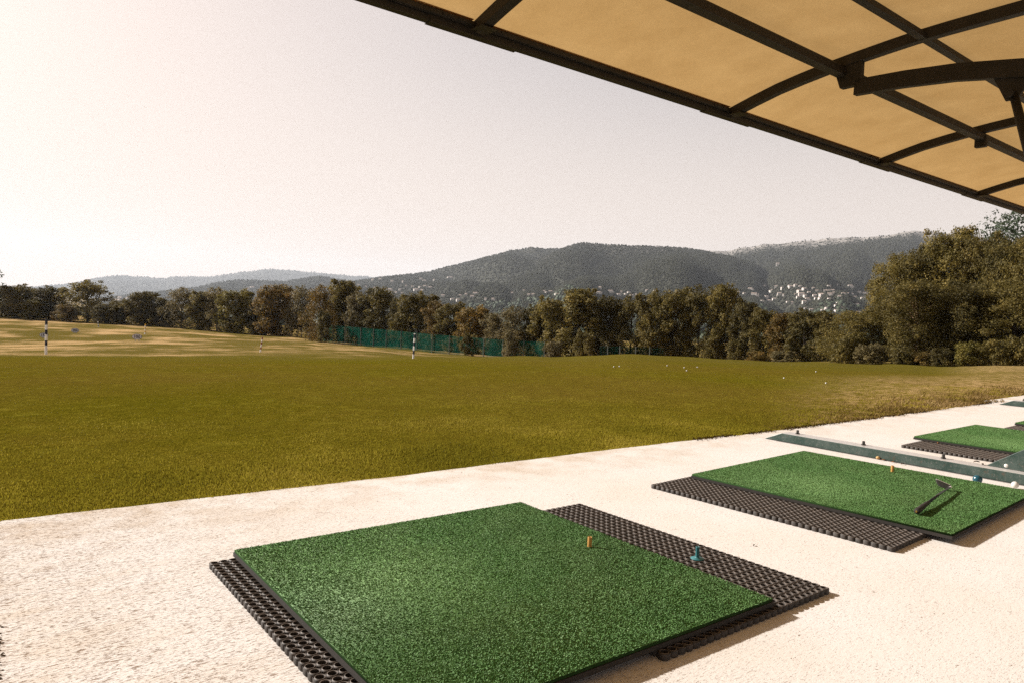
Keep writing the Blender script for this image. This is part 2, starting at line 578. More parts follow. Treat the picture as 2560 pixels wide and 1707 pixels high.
_az, _prof = [], []
for px, de, cp in cols:
    a = math.atan((px - CX) / F)
    k = 1 / math.cos(a)
    xs = [0, de * k] + [d * k for d, _ in cp] + [600, 1000, 14000]
    ys = [-.02, -.02] + [z for _, z in cp] + [-22, -34, -44]
    _az.append(a); _prof.append(hermite(xs, ys, RS))
_az = np.array(_az); _prof = np.array(_prof)


def terr_ar(a, r):
    """terrain height at bearing a (from the viewing axis, rad) and range r"""
    a = np.clip(a, _az[0], _az[-1]); r = np.clip(r, 0, 13999)
    i = np.clip(np.searchsorted(_az, a) - 1, 0, len(_az) - 2)
    t = (a - _az[i]) / (_az[i + 1] - _az[i]); t = t * t * (3 - 2 * t)
    j = np.clip(np.searchsorted(RS, r) - 1, 0, len(RS) - 2)
    u = (r - RS[j]) / (RS[j + 1] - RS[j])
    p = lambda ii: _prof[ii, j] * (1 - u) + _prof[ii, j + 1] * u
    return p(i) * (1 - t) + p(i + 1) * t


def to_ar(X, Y):
    lat = X * _c - Y * _s; fwd = X * _s + Y * _c
    return np.arctan2(lat, fwd), np.hypot(lat, fwd)


def from_ar(a, r):
    lat, fwd = np.sin(a) * r, np.cos(a) * r
    return lat * _c + fwd * _s, -lat * _s + fwd * _c


def und(X, Y, r):
    w = np.clip((r - 14) / 40, 0, 1)
    return w * (.05 * np.sin(X * .31 + 1.3) * np.sin(Y * .27) + .035 * np.sin(X * .83 + Y * .61) + .02 * np.sin(X * 1.9 - Y * 1.3))


def terr(X, Y):
    a, r = to_ar(np.asarray(X, float), np.asarray(Y, float))
    return terr_ar(a, r) + und(X, Y, r)


def hit(px, py, r0=4, r1=400):
    d = ray(px, py)
    ts = np.geomspace(r0, r1, 4000)
    P = CAM[None] + ts[:, None] * d[None]
    k = np.argmax(P[:, 2] <= terr(P[:, 0], P[:, 1]))
    return P[k] if P[k, 2] <= terr(P[k, 0], P[k, 1]) else P[-1]


def smooth(x, a, b):
    t = np.clip((x - a) / (b - a), 0, 1)
    return t * t * (3 - 2 * t)


def build_ground():
    az = np.concatenate([np.radians(np.arange(-180, -50, 4.0)), np.radians(np.arange(-50, 50, .45)), np.radians(np.arange(50, 180.1, 4.0))])
    rr = np.concatenate([[.5, 1.5], np.geomspace(2.6, 60, 110), np.geomspace(61.5, 300, 80), np.geomspace(320, 13900, 26)])
    A, R = np.meshgrid(az, rr, indexing='ij')
    X, Y = from_ar(A, R)
    Z = terr_ar(A, R) + und(X, Y, R)
    V = np.stack([X, Y, Z], -1).reshape(-1, 3)
    na, nr = A.shape
    idx = np.arange(na * nr).reshape(na, nr)
    Q = np.stack([idx[:-1, :-1], idx[1:, :-1], idx[1:, 1:], idx[:-1, 1:]], -1).reshape(-1, 4)[:, ::-1]
    me = mesh_np('ground', V, Q, M['lawn'], smooth=True)
    PXc = np.tan(np.clip(A, -1.3, 1.3)) * F + CX
    depth = R * np.cos(np.clip(A, -1.5, 1.5))
    n = (np.sin(X * .21 + Y * .13) + np.sin(X * .47 - Y * .39 + 1) + np.sin(Y * .9 + X * .2)) * 1.4
    dry = smooth(depth + 2.0 * n, 42, 51) * (1 - smooth(PXc, 880, 1010))
    dry = np.maximum(dry, smooth(depth + n, 52, 60) * .8)
    straw = smooth(PXc, 1880, 2250) * (1 - smooth(Y + .25 * n, 5.0, 8.5)) * smooth(Y, 3.2, 3.9)
    straw = np.maximum(straw, .9 * smooth(PXc, 2330, 2520) * smooth(depth + .7 * n, 17, 22))
    straw = np.maximum(straw, .9 * np.exp(-((depth + n * .6 - 47.5) / 2.2) ** 2) * (1 - smooth(PXc, 480, 760)))
    rough = smooth(depth + n, 13, 32) * .85
    for nm, arr in (('dry', dry), ('straw', straw), ('rough', rough)):
        at_ = me.attributes.new(nm, 'FLOAT', 'POINT')
        at_.data.foreach_set('value', arr.reshape(-1).astype(np.float32))
    return tag(obj('ground', me), kind='structure', label='olive green sloping lawn of the range with straw patches', cat='lawn')


build_ground()

# ------------------------------------------------------------------ concrete slab
EDGE = [(-9, 4.35), (-3, 4.22), (0.2, 4.11), (1.3, 4.045), (2.3, 3.975), (4.06, 3.957), (6.27, 3.845), (8.4, 3.79), (11.3, 3.765), (11.95, 3.74)]


def edge_y(x):
    return np.interp(x, [p[0] for p in EDGE], [p[1] for p in EDGE])


def build_slab(x0, x1, yfun, jit, z=0.0):
    xs = np.arange(x0, x1 + 1e-6, .06)
    ys = yfun(xs) + np.convolve(rng.normal(0, jit, len(xs) + 4), np.ones(5) / 2.4, 'valid')
    b = MB(); n = len(xs)
    vs = [(x, y, z) for x, y in zip(xs, ys)] + [(x, y + .012, z - .13) for x, y in zip(xs, ys)] + [(x, -9, z) for x in xs] + [(x, -9, z - .13) for x in xs]
    fs = []
    for i in range(n - 1):
        fs += [(2 * n + i, 2 * n + i + 1, i + 1, i), (i, i + 1, n + i + 1, n + i)]
    fs += [(2 * n, 0, n, 3 * n), (n - 1, 3 * n - 1, 4 * n - 1, 2 * n - 1)]
    b.add(vs, fs)
    o = b.build('pavement', M['concrete'])
    return tag(o, kind='structure')


tag(build_slab(-9, 11.97, edge_y, .006), label='pale concrete slab under the hitting mats', cat='pavement')
tag(build_slab(12.0, 40, lambda x: 3.93 + 0 * x, .006, -.004), label='next slab of pale concrete past the joint', cat='pavement')

# ------------------------------------------------------------------ rubber ring mats
CELL, NX, NY = .0371, 27, 39


def ring_mesh():
    ang = np.radians([0, 16, 32, 45, 58, 74]); ang = np.concatenate([ang + q * PI / 2 for q in range(4)])
    n = len(ang); h = CELL / 2; ch = .0088
    c, s = np.cos(ang), np.sin(ang)
    a, b_ = np.abs(c), np.abs(s)
    rb = np.minimum(h / np.maximum(a, b_), (2 * h - ch) / (a + b_))
    rings = [(np.full(n, .0135), .0), (np.full(n, .0135), .0205), (np.full(n, .0140), .022), (np.full(n, .0153), .022), (np.full(n, .0157), .0188), (rb - .0014, .0188), (rb - .0004, .0205), (rb, .0202), (rb, 0)]
    Vc = np.concatenate([np.stack([r * c, r * s, np.full(n, z)], -1) for r, z in rings])
    k = np.arange(n); k2 = (k + 1) % n
    fs = []
    for i in range(len(rings) - 2):
        fs.append(np.stack([i * n + k, i * n + k2, (i + 1) * n + k2, (i + 1) * n + k], -1)[:, ::-1])
    core = np.concatenate(fs)
    mid = ang + 0
    wall_all = np.stack([7 * n + k, 7 * n + k2, 8 * n + k2, 8 * n + k], -1)[:, ::-1]
    pm = np.stack([c * rb, s * rb], -1); mm = (pm + pm[k2]) / 2
    onx, ony = np.abs(np.abs(mm[:, 0]) - h) < 1e-5, np.abs(np.abs(mm[:, 1]) - h) < 1e-5
    diag = ~(onx | ony)
    Vs, Fs = [], []; off = 0
    for i in range(NX):
        for j in range(NY):
            Vs.append(Vc + np.array([(i + .5) * CELL, -(j + .5) * CELL, 0]))
            keep = diag.copy()
            if i == 0: keep |= onx & (mm[:, 0] < 0)
            if i == NX - 1: keep |= onx & (mm[:, 0] > 0)
            if j == 0: keep |= ony & (mm[:, 1] > 0)
            if j == NY - 1: keep |= ony & (mm[:, 1] < 0)
            Fs.append(core + off); Fs.append(wall_all[keep] + off)
            off += len(Vc)
    return mesh_np('rubber_mat', np.concatenate(Vs), np.concatenate(Fs), M['rubber'])


RING = ring_mesh()
GR = 'rubber ring mats under the turf mats'


def rubber(px, py, rz, label, dx=0.0, dy=0.0):
    p = gnd(px, py, .02)
    o = obj('rubber_mat', RING, None, (p[0] + dx, p[1] + dy, .0015), rz)
    return tag(o, label, 'rubber mat', GR, 'thing')


DEG = math.radians
rubber(521, 1406, DEG(-1.0), 'black rubber ring mat poking out left of the nearest green turf mat')
rubber(1447, 1257, DEG(-.4), 'black rubber ring mat with the teal tee standing on it', dx=-1.0)
rubber(1626, 1211, DEG(2.2), 'grey-black rubber ring mat showing along the left side of the mat with the club')
rubber(2252, 1112, DEG(1.0), 'rubber ring mat beyond the steel rail with a dead leaf on it')
rubber(2510, 1069, DEG(.5), 'farthest rubber ring mat, only its corner in view')

# ------------------------------------------------------------------ artificial turf mats
TW, TL = 1.49, 1.52


def turf_blades():
    N = 230000
    x = rng.uniform(0, TW, N); y = -rng.uniform(0, TL, N)
    hh = rng.uniform(.0018, .0042, N); az = rng.uniform(0, 2 * PI, N); ln = rng.uniform(.0, .006, N)
    az = np.where(rng.random(N) < .5, az, -.9 + rng.normal(0, .5, N))
    ba = rng.uniform(0, PI, N); w = rng.uniform(.0011, .0022, N)
    z0 = .0525
    b1 = np.stack([x - w * np.cos(ba), y - w * np.sin(ba), np.full(N, z0)], -1)
    b2 = np.stack([x + w * np.cos(ba), y + w * np.sin(ba), np.full(N, z0)], -1)
    t2 = np.stack([x + ln * np.cos(az) + w * .6 * np.cos(ba), y + ln * np.sin(az) + w * .6 * np.sin(ba), z0 + hh], -1)
    t1 = np.stack([x + ln * np.cos(az) - w * .6 * np.cos(ba), y + ln * np.sin(az) - w * .6 * np.sin(ba), z0 + hh], -1)
    V = np.stack([b1, b2, t2, t1], 1).reshape(-1, 3)
    Fc = np.arange(4 * N).reshape(N, 4)
    base = np.array([[0, 0, .053], [TW, 0, .053], [TW, -TL, .053], [0, -TL, .053], [0, 0, .0427], [TW, 0, .0427], [TW, -TL, .0427], [0, -TL, .0427]])
    bf = np.array([[3, 2, 1, 0], [0, 1, 5, 4], [1, 2, 6, 5], [2, 3, 7, 6], [3, 0, 4, 7]]) + len(V)
    return mesh_np('turf_surface', np.concatenate([V, base]), np.concatenate([Fc, bf]), [M['turf'], M['turfside']], np.concatenate([np.zeros(len(Fc) + 1, np.int32), np.ones(4, np.int32)]))


TURF = turf_blades()
_bk = MB().box((-.004, -TL - .004, .0265), (TW + .003, .003, .0425)).box((.006, -TL + .006, .0236), (TW - .006, -.006, .0265))
BACK = _bk.mesh('backing', M['backing'])


def turf(px, py, rz, label):
    p = gnd(px, py, .055)
    r = empty('turf_mat', (p[0], p[1], 0), label, 'golf mat', 'green turf hitting mats', rz)
    obj('turf_surface', TURF, r)
    b = obj('backing', BACK, r)
    return r


T1 = turf(586, 1372, DEG(-1.33), 'large green artificial turf mat nearest the camera with one yellow tee')
T2 = turf(1730, 1183, DEG(2.6), 'green artificial turf mat with the golf club lying on it')
T3 = turf(2285, 1089, DEG(0.2), 'green artificial turf mat just beyond the long steel rail')
T4 = turf(2538, 1055, DEG(0), 'farthest green turf mat, a corner at the frame edge')

# ------------------------------------------------------------------ tees
def yellow_tee(px, py, label):
    p = gnd(px, py, .056)
    b = MB().lathe([(.0098, -.012), (.0098, .040), (.0092, .0412), (.0072, .0408), (.0068, .034), (.0001, .033)], (0, 0, 0), 20)
    o = b.build('golf_tee', M['yellow'], None, True)
    o.location = p
    return tag(o, label, 'golf tee', 'yellow rubber tees', 'thing')


yellow_tee(1474, 1364, 'yellow tube tee standing on the nearest green mat')
yellow_tee(2230.7, 1177.5, 'yellow tube tee standing on the mat with the golf club')
p = gnd(1743, 1395, .024)
r = empty('golf_tee', p, 'teal plastic tee with a round flange standing on the rubber ring mat', 'golf tee')
MB().lathe([(.0085, .002), (.0080, .050), (.0088, .0525), (.0066, .0525), (.0060, .046), (.0001, .045)], (0, 0, 0), 20).build('stem', M['teal'], r, True)
MB().lathe([(.0001, -.001), (.0285, -.001), (.0293, .0005), (.0285, .002), (.0120, .0035), (.0088, .008)], (0, 0, 0), 28).build('flange', M['teal'], r, True)

# ------------------------------------------------------------------ golf club on the second mat
g0 = gnd(2292.5, 1277, .075); h0 = gnd(2378, 1215, .083); toe = at(2341, 1197.5, depth_of(h0) + .045)
r = empty('golf_club', (g0[0], g0[1], .062), 'iron golf club with dark shaft lying on a green turf mat', 'golf club')
L0 = Vector((g0[0], g0[1], .062))
A_ = Vector(g0) - L0; B_ = Vector(h0) - L0; Tt = Vector(toe) - L0
d_ = (B_ - A_)
Q = lambda t, dz=0.0: A_ + d_ * t + Vector((0, 0, dz))
MB().tube([Q(.30, .004), Q(.6, .006), Q(.965, .0)], [.0085, .0074, .0056], 12).build('shaft', M['shaft'], r, True)
gr = MB().tube([Q(-.004), Q(0), Q(.012), Q(.16, .003), Q(.302, .004)], [.0135, .0160, .0165, .0140, .0104], 16).build('grip', M['grip'], r, True)
ax = d_.normalized(); sx = ax.cross(Vector((0, 0, 1))).normalized(); ux = sx.cross(ax)
mk = MB()
for k in range(3):
    mk.box((-.0012, -.0055, -.0045 + .0035 * k), (.0012, .0005 + .002 * (k % 2), -.0030 + .0035 * k), M=Matrix.Translation(Q(-.006)) @ Matrix((ax, sx, ux)).transposed().to_4x4())
mk.build('butt_marking', M['gold'], gr)
MB().tube([Q(.955, 0), Q(.985, -.002), B_ + Vector((0, 0, -.004))], [.0062, .0068, .0072], 12).build('hosel', M['chrome'], r, True)
# blade: thin wedge from the hosel to the toe, its striking face turned to the camera
e1 = (Tt - B_); up = Vector((0, 0, 1)); fo = up.cross(e1.normalized()).normalized()
hd = MB()
prof = [(0.0, -.008, .006), (.10, -.016, .007), (.35, -.026, .006), (.65, -.031, .005), (.88, -.028, .004), (1.0, -.016, .003), (1.04, -.004, .001)]
vs, fs = [], []
for t, lo, hi in prof:
    base = B_ + e1 * t
    for (zz, th) in ((lo, .003), (hi, .003), (hi, -.006), (lo, -.0105)):
        vs.append(base + up * zz + fo * (th + zz * -.35))
for i in range(len(prof) - 1):
    for k in range(4):
        fs.append((i * 4 + k, i * 4 + (k + 1) % 4, i * 4 + 4 + (k + 1) % 4, i * 4 + 4 + k))
fs += [(3, 2, 1, 0), tuple(len(vs) - 4 + k for k in range(4))]
hd.add(vs, fs)
hd.m = [1 if i % 4 == 0 else 0 for i in range(len(hd.m))]
hd.build('club_head', [M['chrome'], M['face']], r, True, .0012)

# ------------------------------------------------------------------ steel base rails of the canopy
def rail_proto():
    r = empty('steel_rail', (5.90, 3.52, 0), 'weathered green steel base rail running beside the mat with the club', 'steel rail', 'green steel base rails')
    b = MB(); w = .07; L = 4.6
    # trapezoid channel with a chisel toe towards the lawn
    b.add([(-w, 0, .004), (w, 0, .004), (w, -L, .004), (-w, -L, .004), (-w, -.06, .078), (w, -.06, .078), (w, -L, .078), (-w, -L, .078), (-w, .11, .003), (w, .11, .003)],
          [(4, 7, 6, 5), (0, 4, 8), (1, 9, 5), (8, 4, 5, 9), (0, 3, 7, 4), (1, 5, 6, 2), (3, 2, 6, 7), (0, 8, 9, 1), (0, 1, 2, 3)])
    b.m = [1, 0, 0, 1, 0, 0, 0, 0, 0]  # top and toe faces get the painted sheen colour
    b.build('rail_body', [M['steel'], M['topsheen']], r, False, .004)
    MB().box((-w - .012, -L, .0), (w + .012, -.02, .0037)).build('foot_plate', M['galv'], r)
    for k, y in enumerate((-.16, -.74, -1.34, -2.05)):
        MB().tube([(.015, y, .078), (.015, y, .088)], .018, 6).tube([(.015, y, .088), (.015, y, .112)], [.012, .011], 10).build('bolt', M['bolt'], r, False, .001)
    # triangular gusset plate rising towards the foot of the post
    MB().add([(.030, -1.62, .080), (.030, -2.60, .080), (.030, -2.60, .62), (.030, -2.40, .62), (.042, -1.62, .080), (.042, -2.60, .080), (.042, -2.60, .62), (.042, -2.40, .62)],
             [(0, 3, 2, 1), (4, 5, 6, 7), (0, 4, 7, 3), (3, 7, 6, 2), (2, 6, 5, 1), (1, 5, 4, 0)]).build('gusset_plate', M['steel'], r, False, .002)
    return r


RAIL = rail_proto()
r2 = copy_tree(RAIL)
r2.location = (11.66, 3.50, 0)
r2['label'] = 'far green steel base rail, its chisel toe at the frame edge'

# ------------------------------------------------------------------ canopy
DE = 4.2
TOPP = [(4.20, 2.992), (3.75, 3.112), (3.33, 3.185), (2.9, 3.235), (2.46, 3.272), (1.83, 3.285), (1.1, 3.27), (.2, 3.19), (-.8, 3.03), (-1.8, 2.80), (-2.6, 2.56)]
RX = [-5.9, -2.95, -.02, 2.90, 5.85, 8.87, 11.93, 14.9, 17.8]
can = empty('canopy', (5.85, 1.2, 0), 'tan fabric canopy on dark brown steel frame above the tee line', 'canopy')
CO = Vector((-5.85, -1.2, 0))


def rel(pts):
    return [Vector(p) + CO for p in pts]


_ty = np.array([p[0] for p in TOPP]); _tz = np.array([p[1] for p in TOPP])


def top_z(y):
    return float(np.interp(y, _ty[::-1], _tz[::-1]))


prof_y = np.linspace(4.19, -2.6, 40)
for i in range(len(RX) - 1):
    xs = np.linspace(RX[i], RX[i + 1], 13)
    vs, fs = [], []
    for a, x in enumerate(xs):
        for b, y in enumerate(prof_y):
            s = math.sin(PI * a / 12)
            vs.append(Vector((x, y, top_z(y) + .052 - .018 * s * min(1, (4.19 - y) / .5))) + CO)
    n = len(prof_y)
    for a in range(12):
        for b in range(n - 1):
            fs.append((a * n + b, a * n + b + 1, (a + 1) * n + b + 1, (a + 1) * n + b))
    fp = MB().add(vs, fs).build('fabric_panel', M['fabric'], can, True)
    # doubled hem along the front edge
    hem = MB()
    x0, x1 = RX[i] + .05, RX[i + 1] - .05
    hem.sweep(rel([(x0, 4.160, top_z(4.16) + .046), (x1, 4.160, top_z(4.16) + .046)]), (.050, .002), side=Vector((0, 1, 0)))
    hem.build('hem', M['fabric'], fp)
for x in RX:
    pts = [(x, y, top_z(y)) for y in np.linspace(4.15, -2.6, 30)]
    ra = MB().sweep(rel(pts), (.075, .085)).build('rafter', M['frame'], can, False, .004)
    pl = MB().box(Vector((x - .07, 4.02, top_z(4.08) - .050)) + CO, Vector((x + .07, 4.14, top_z(4.08) - .042)) + CO)
    pl.build('joint_plate', M['frame'], ra)
    cb = MB().box(Vector((x - .38, 4.166, 2.955)) + CO, Vector((x + .38, 4.240, 3.0052)) + CO).box(Vector((x - .30, 4.132, 3.0088)) + CO, Vector((x + .22, 4.1415, 3.034)) + CO)
    for q in (-.25, -.17, .14, .19):
        cb.tube(rel([(x + q, 4.133, 3.022), (x + q, 4.124, 3.022)]), .010, 8)
    cb.build('coupler', M['frame'], can, False, .003)
MB().box(Vector((-6, 4.172, 2.962)) + CO, Vector((18, 4.232, 3.004)) + CO).box(Vector((-6, 4.142, 3.0065)) + CO, Vector((18, 4.19, 3.040)) + CO).build('edge_beam', M['frame'], can, False, .003)
for (y, dz, rad) in ((3.09, -.088, .042), (2.47, -.018, .030), (1.55, -.02, .030), (.6, -.02, .030), (-.6, -.02, .03), (-1.8, -.02, .03)):
    z = top_z(y) + dz
    pu = MB().sweep(rel([(-6, y, z), (18, y, z)]), (rad * 2, rad * 1.5), side=Vector((0, 1, 0)))
    pu.tube(rel([(-6, y + .004, z + rad * .9), (18, y + .004, z + rad * .9)]), rad * .62, 8)
    pu.build('purlin', M['frame'], can, False, .004)
for x in (-.02, 5.85, 11.93):
    ch = [(2.98, 2.985), (2.6, 2.968), (2.23, 2.935), (1.82, 2.868), (1.4, 2.775), (.9, 2.64), (.3, 2.45), (-.4, 2.2)]
    tc = MB().sweep(rel([(x, y, z) for y, z in ch]), (.06, .125)).build('truss_chord', M['frame'], can, False, .003)
    MB().add(rel([(x - .03, 3.10, 3.0), (x - .03, 2.93, 3.0), (x - .03, 2.93, 3.19), (x - .03, 3.16, 3.17), (x + .03, 3.10, 3.0), (x + .03, 2.93, 3.0), (x + .03, 2.93, 3.19), (x + .03, 3.16, 3.17)]),
             [(0, 1, 2, 3), (7, 6, 5, 4), (0, 4, 5, 1), (1, 5, 6, 2), (2, 6, 7, 3), (3, 7, 4, 0)]).build('bracket', M['frame'], tc, False, .003)
    po = MB().tube(rel([(x, 1.855, 2.70), (x, 1.66, 1.98), (x, 1.36, .95), (x, 1.17, .30)]), [.028, .034, .038, .040], 14)
    po = po.build('strut', M['frame'], can, True)
    MB().add(rel([(x - .012, 1.98, 2.83), (x - .012, 1.74, 2.80), (x - .012, 1.83, 2.66), (x - .012, 1.90, 2.66), (x + .012, 1.98, 2.83), (x + .012, 1.74, 2.80), (x + .012, 1.83, 2.66), (x + .012, 1.90, 2.66)]),
             [(0, 1, 2, 3), (7, 6, 5, 4), (0, 4, 5, 1), (1, 5, 6, 2), (2, 6, 7, 3), (3, 7, 4, 0)]).tube(rel([(x - .055, 1.865, 2.70), (x + .055, 1.865, 2.70)]), .026, 10).build('clevis', M['frame'], po)
for x in (2.90, 8.87, 14.9):
    MB().box(Vector((x - .03, 3.035, 3.02)) + CO, Vector((x + .035, 3.15, 3.14)) + CO).build('bracket', M['frame'], can, False, .01)

# ------------------------------------------------------------------ balls, leaves, pebbles on the deck
def ball(px, py, z, rad, mat, label, group=None, name='golf_ball'):
    p = gnd(px, py, z)
    n = 14
    b = MB().lathe([(rad * max(math.sin(PI * i / n), .002), -rad * math.cos(PI * i / n)) for i in range(n + 1)], (0, 0, rad), 22)
    o = b.build(name, mat, None, True)
    o.location = (p[0], p[1], z)
    return tag(o, label, 'golf ball', group, 'thing')


ball(2443, 1208, .004, .030, M['blue'], 'dark teal ball beside the green turf mat and steel rail')
ball(2537, 1219, .004, .0225, M['white'], 'white ball on the concrete between turf mat and steel rail')
ball(2517, 1170, .079, .0215, M['white'], 'white ball resting on top of the steel rail')
Pb = hit(1534.6, 918)
for k, (px, py) in enumerate([(1534.6, 917.8), (1548.5, 917), (1668, 915), (1710.6, 920), (1716.7, 927.7), (1743.5, 919), (2065, 959), (2040, 930), (1960, 946)]):
    q = hit(px, py, 4, 60)
    n = 10
    o = MB().lathe([(.017 * max(math.sin(PI * i / n), .002), -.017 * math.cos(PI * i / n)) for i in range(n + 1)], (0, 0, .02), 14).build('golf_ball', M['white'], None, True)
    o.location = (q[0], q[1], q[2] - .006)
    tag(o, 'white range ball lying out in the grass of the lawn', 'golf ball', 'stray range balls on the lawn', 'thing')


def dead_leaf(px, py, z, size, rz, mat, label):
    p = gnd(px, py, z)
    vs, fs = [], []
    N = 7
    for i in range(N):
        t = i / (N - 1)
        w = .5 * math.sin(PI * min(1, t * .96 + .04)) * (.34 + .06 * math.sin(9 * t))
        for sgn in (-1, 0, 1):
            for dz in (0, 1):
                vs.append(((t - .5) * size, sgn * w * size, .10 * size * math.sin(PI * t) + .14 * size * abs(sgn) * math.sin(2.2 * t) + dz * .0012 + .001))
    for i in range(N - 1):
        a = i * 6; b = a + 6
        for s in (0, 2):
            fs += [(a + s + 1, b + s + 1, b + s + 3, a + s + 3), (a + s + 2, b + s + 2, b + s, a + s)]
        fs += [(a, b, b + 1, a + 1), (a + 5, b + 5, b + 4, a + 4)]
    o = MB().add(vs, fs).build('dead_leaf', mat, None, True)
    o.location = (p[0], p[1], z); o.rotation_euler = (0, 0, rz)
    return tag(o, label, 'leaf', 'dead leaves blown on to the deck', 'thing')


dead_leaf(2441, 1155, .079, .05, -.6, M['leafdark'], 'curled dark leaf on the steel rail left of its gusset plate')
dead_leaf(2456, 1161, .079, .045, .5, M['leafdark'], 'dark leaf lying on the steel rail touching the gusset plate')
dead_leaf(2209, 1150, .002, .035, -.8, M['leafdry'], 'brown leaf on the concrete under the steel rail beside the tan pebble')
dead_leaf(2233, 1155, .002, .032, -.5, M['leafdry'], 'brown leaf on the concrete along the foot of the rail, right of the pebble')
dead_leaf(2256, 1160, .002, .035, -.3, M['leafdark'], 'small dark leaf at the foot of the steel rail above the yellow tee')
dead_leaf(2345, 1107, .023, .045, .2, M['leafdry'], 'orange dead leaf on the rubber mat beyond the steel rail')
dead_leaf(582, 1421, .006, .028, .6, M['leafdry'], 'orange leaf scrap in a ring near the top of the left rubber strip')
dead_leaf(746, 1602, .006, .03, .9, M['leafdry'], 'orange leaf scrap in a ring low down the left rubber strip')
dead_leaf(793, 1606, .006, .028, .2, M['leafdry'], 'rusty leaf scrap in a ring against the edge of the nearest turf mat')
dead_leaf(1885, 1363, .001, .02, .3, M['leafdark'], 'dark leaf scrap on bare concrete between the two nearest mats')
p = gnd(2196, 1147, .0)
pb = MB().lathe([(.0008, -.016), (.014, -.012), (.022, .0), (.017, .010), (.0008, .014)], (0, 0, .014), 12).build('pebble', M['pebble'], None, True)
pb.location = (p[0], p[1], 0); pb.scale = (1.3, .8, .9)
tag(pb, 'tan pebble on the concrete at the foot of the steel rail', 'pebble', None, 'thing')

# crumbs of soil and broken concrete at the lower left
V, Fc = [], []
octv = np.array([[1, 0, 0], [-1, 0, 0], [0, 1, 0], [0, -1, 0], [0, 0, 1], [0, 0, -1]], float)
octf = np.array([[0, 2, 4], [2, 1, 4], [1, 3, 4], [3, 0, 4], [2, 0, 5], [1, 2, 5], [3, 1, 5], [0, 3, 5]])
n = 0
for k in range(230):
    py = rng.uniform(1560, 1700); px = -25 + abs(rng.normal(0, 13)) + (5 if 1590 < py < 1660 else 0)
    q = gnd(px, py); s = rng.uniform(.001, .0042)
    V.append(octv * s * rng.uniform(.6, 1.3, (6, 3)) * [1.5, 1, .8] + [q[0], q[1], s * .3]); Fc.append(octf + n); n += 6
tag(obj('soil_crumbs', mesh_np('soil_crumbs', np.concatenate(V), np.concatenate(Fc), M['soil'])), 'dark soil crumbs on the concrete at the lower left', 'soil', None, 'stuff')

# ------------------------------------------------------------------ grass blades along the slab
def blades(name, x, y, h, w, lean, mat, label):
    n = len(x); z = terr(x, y)
    z = np.where(y < edge_y(x) + .012, np.maximum(z, -.01), z)
    az = rng.uniform(0, 2 * PI, n); ba = rng.uniform(0, PI, n); l = lean * h
    dx, dy = w * np.cos(ba), w * np.sin(ba)
    lx, ly = l * np.cos(az), l * np.sin(az)
    P = np.stack([np.stack([x - dx, y - dy, z - .01], -1), np.stack([x + dx, y + dy, z - .01], -1), np.stack([x + .45 * lx + .7 * dx, y + .45 * ly + .7 * dy, z + h * .62], -1), np.stack([x + lx, y + ly, z + h], -1)], 1)
    P[:, 3] = np.stack([x + lx, y + ly, z + h], -1)
    V = P.reshape(-1, 3)
    Fc = np.arange(4 * n).reshape(n, 4)[:, [0, 1, 2, 3]]
    return tag(obj(name, mesh_np(name, V, Fc, mat)), label, 'grass', None, 'stuff')


N = 330000
xx = np.concatenate([rng.uniform(-1.2, 6.5, N * 2 // 3), rng.uniform(4, 15, N // 3)]); N = len(xx)
yy = edge_y(xx) - .004 + rng.exponential(1.0, N) * (1.5 + .1 * np.clip(xx, 0, 12)) * rng.random(N) ** .35
hh = rng.uniform(.006, .017, N) * (1 + .25 * np.sin(xx * 3.1) * np.sin(yy * 2.3 + xx))
hh *= np.where(yy - edge_y(xx) < .9, 1.25, .8)
keep = ~((xx > 11.9) & (yy < 3.97))
blades('grass', xx[keep], yy[keep], hh[keep], rng.uniform(.0009, .0018, N)[keep], rng.uniform(.1, 1.0, N)[keep], M['blade'], 'short olive green grass along the edge of the concrete')
N = 17000
xx = rng.uniform(6.0, 15.5, N); yy = edge_y(xx) - .03 + np.abs(rng.normal(0, .5, N)) * np.clip((xx - 5) / 6, .15, 1)
clump = np.sin(xx * 7.1 + 2 * np.sin(yy * 5)) * np.sin(xx * 2.9 + yy * 4) > -.35
hh = rng.uniform(.015, .060, N) * np.clip((xx - 4.5) / 6, .25, 1)
keep = clump & ~((xx > 12.2) & (yy < 3.96))
blades('dry_grass', xx[keep], yy[keep], hh[keep], rng.uniform(.0016, .003, N)[keep], rng.uniform(.2, 1.1, N)[keep], M['dryblade'], 'tufts of dry straw-coloured grass along the far slab edge')

N = 9000
xx = rng.uniform(4.6, 13.5, N); yy = edge_y(xx) + rng.normal(.01, .030, N)
keep = (np.sin(xx * 5.3 + np.sin(xx * 2.1) * 3) > -.7) & ~((xx > 11.9) & (yy < 3.96))
blades('thatch', xx[keep], yy[keep], rng.uniform(.006, .030, N)[keep], rng.uniform(.0015, .003, N)[keep], rng.uniform(.4, 1.5, N)[keep], M['thatch'], 'dark brown thatch and roots along the slab edge')

# ------------------------------------------------------------------ marker poles and distance signs
def pole(foot, top, dia_px, bands, label, mats):
    P0 = hit(*foot); d = depth_of(P0)
    P1 = at(top[0], top[1], d)
    r_ = dia_px / 2 * d / F
    b = MB(); n = len(bands); acc = 0.0; tot = sum(k for _, k in bands)
    v0, v1 = Vector((0, 0, -.1)), Vector(P1 - P0)
    for mi, k in bands:                                             # from the foot upward
        a = v0.lerp(v1, acc / tot); acc += k; e = v0.lerp(v1, acc / tot)
        b.tube([a, e], r_, 14, mi, caps=True)
    o = b.build('marker_pole', mats, None, False)
    o.location = P0
    return tag(o, label, 'marker pole', 'striped marker poles on the range', 'thing')


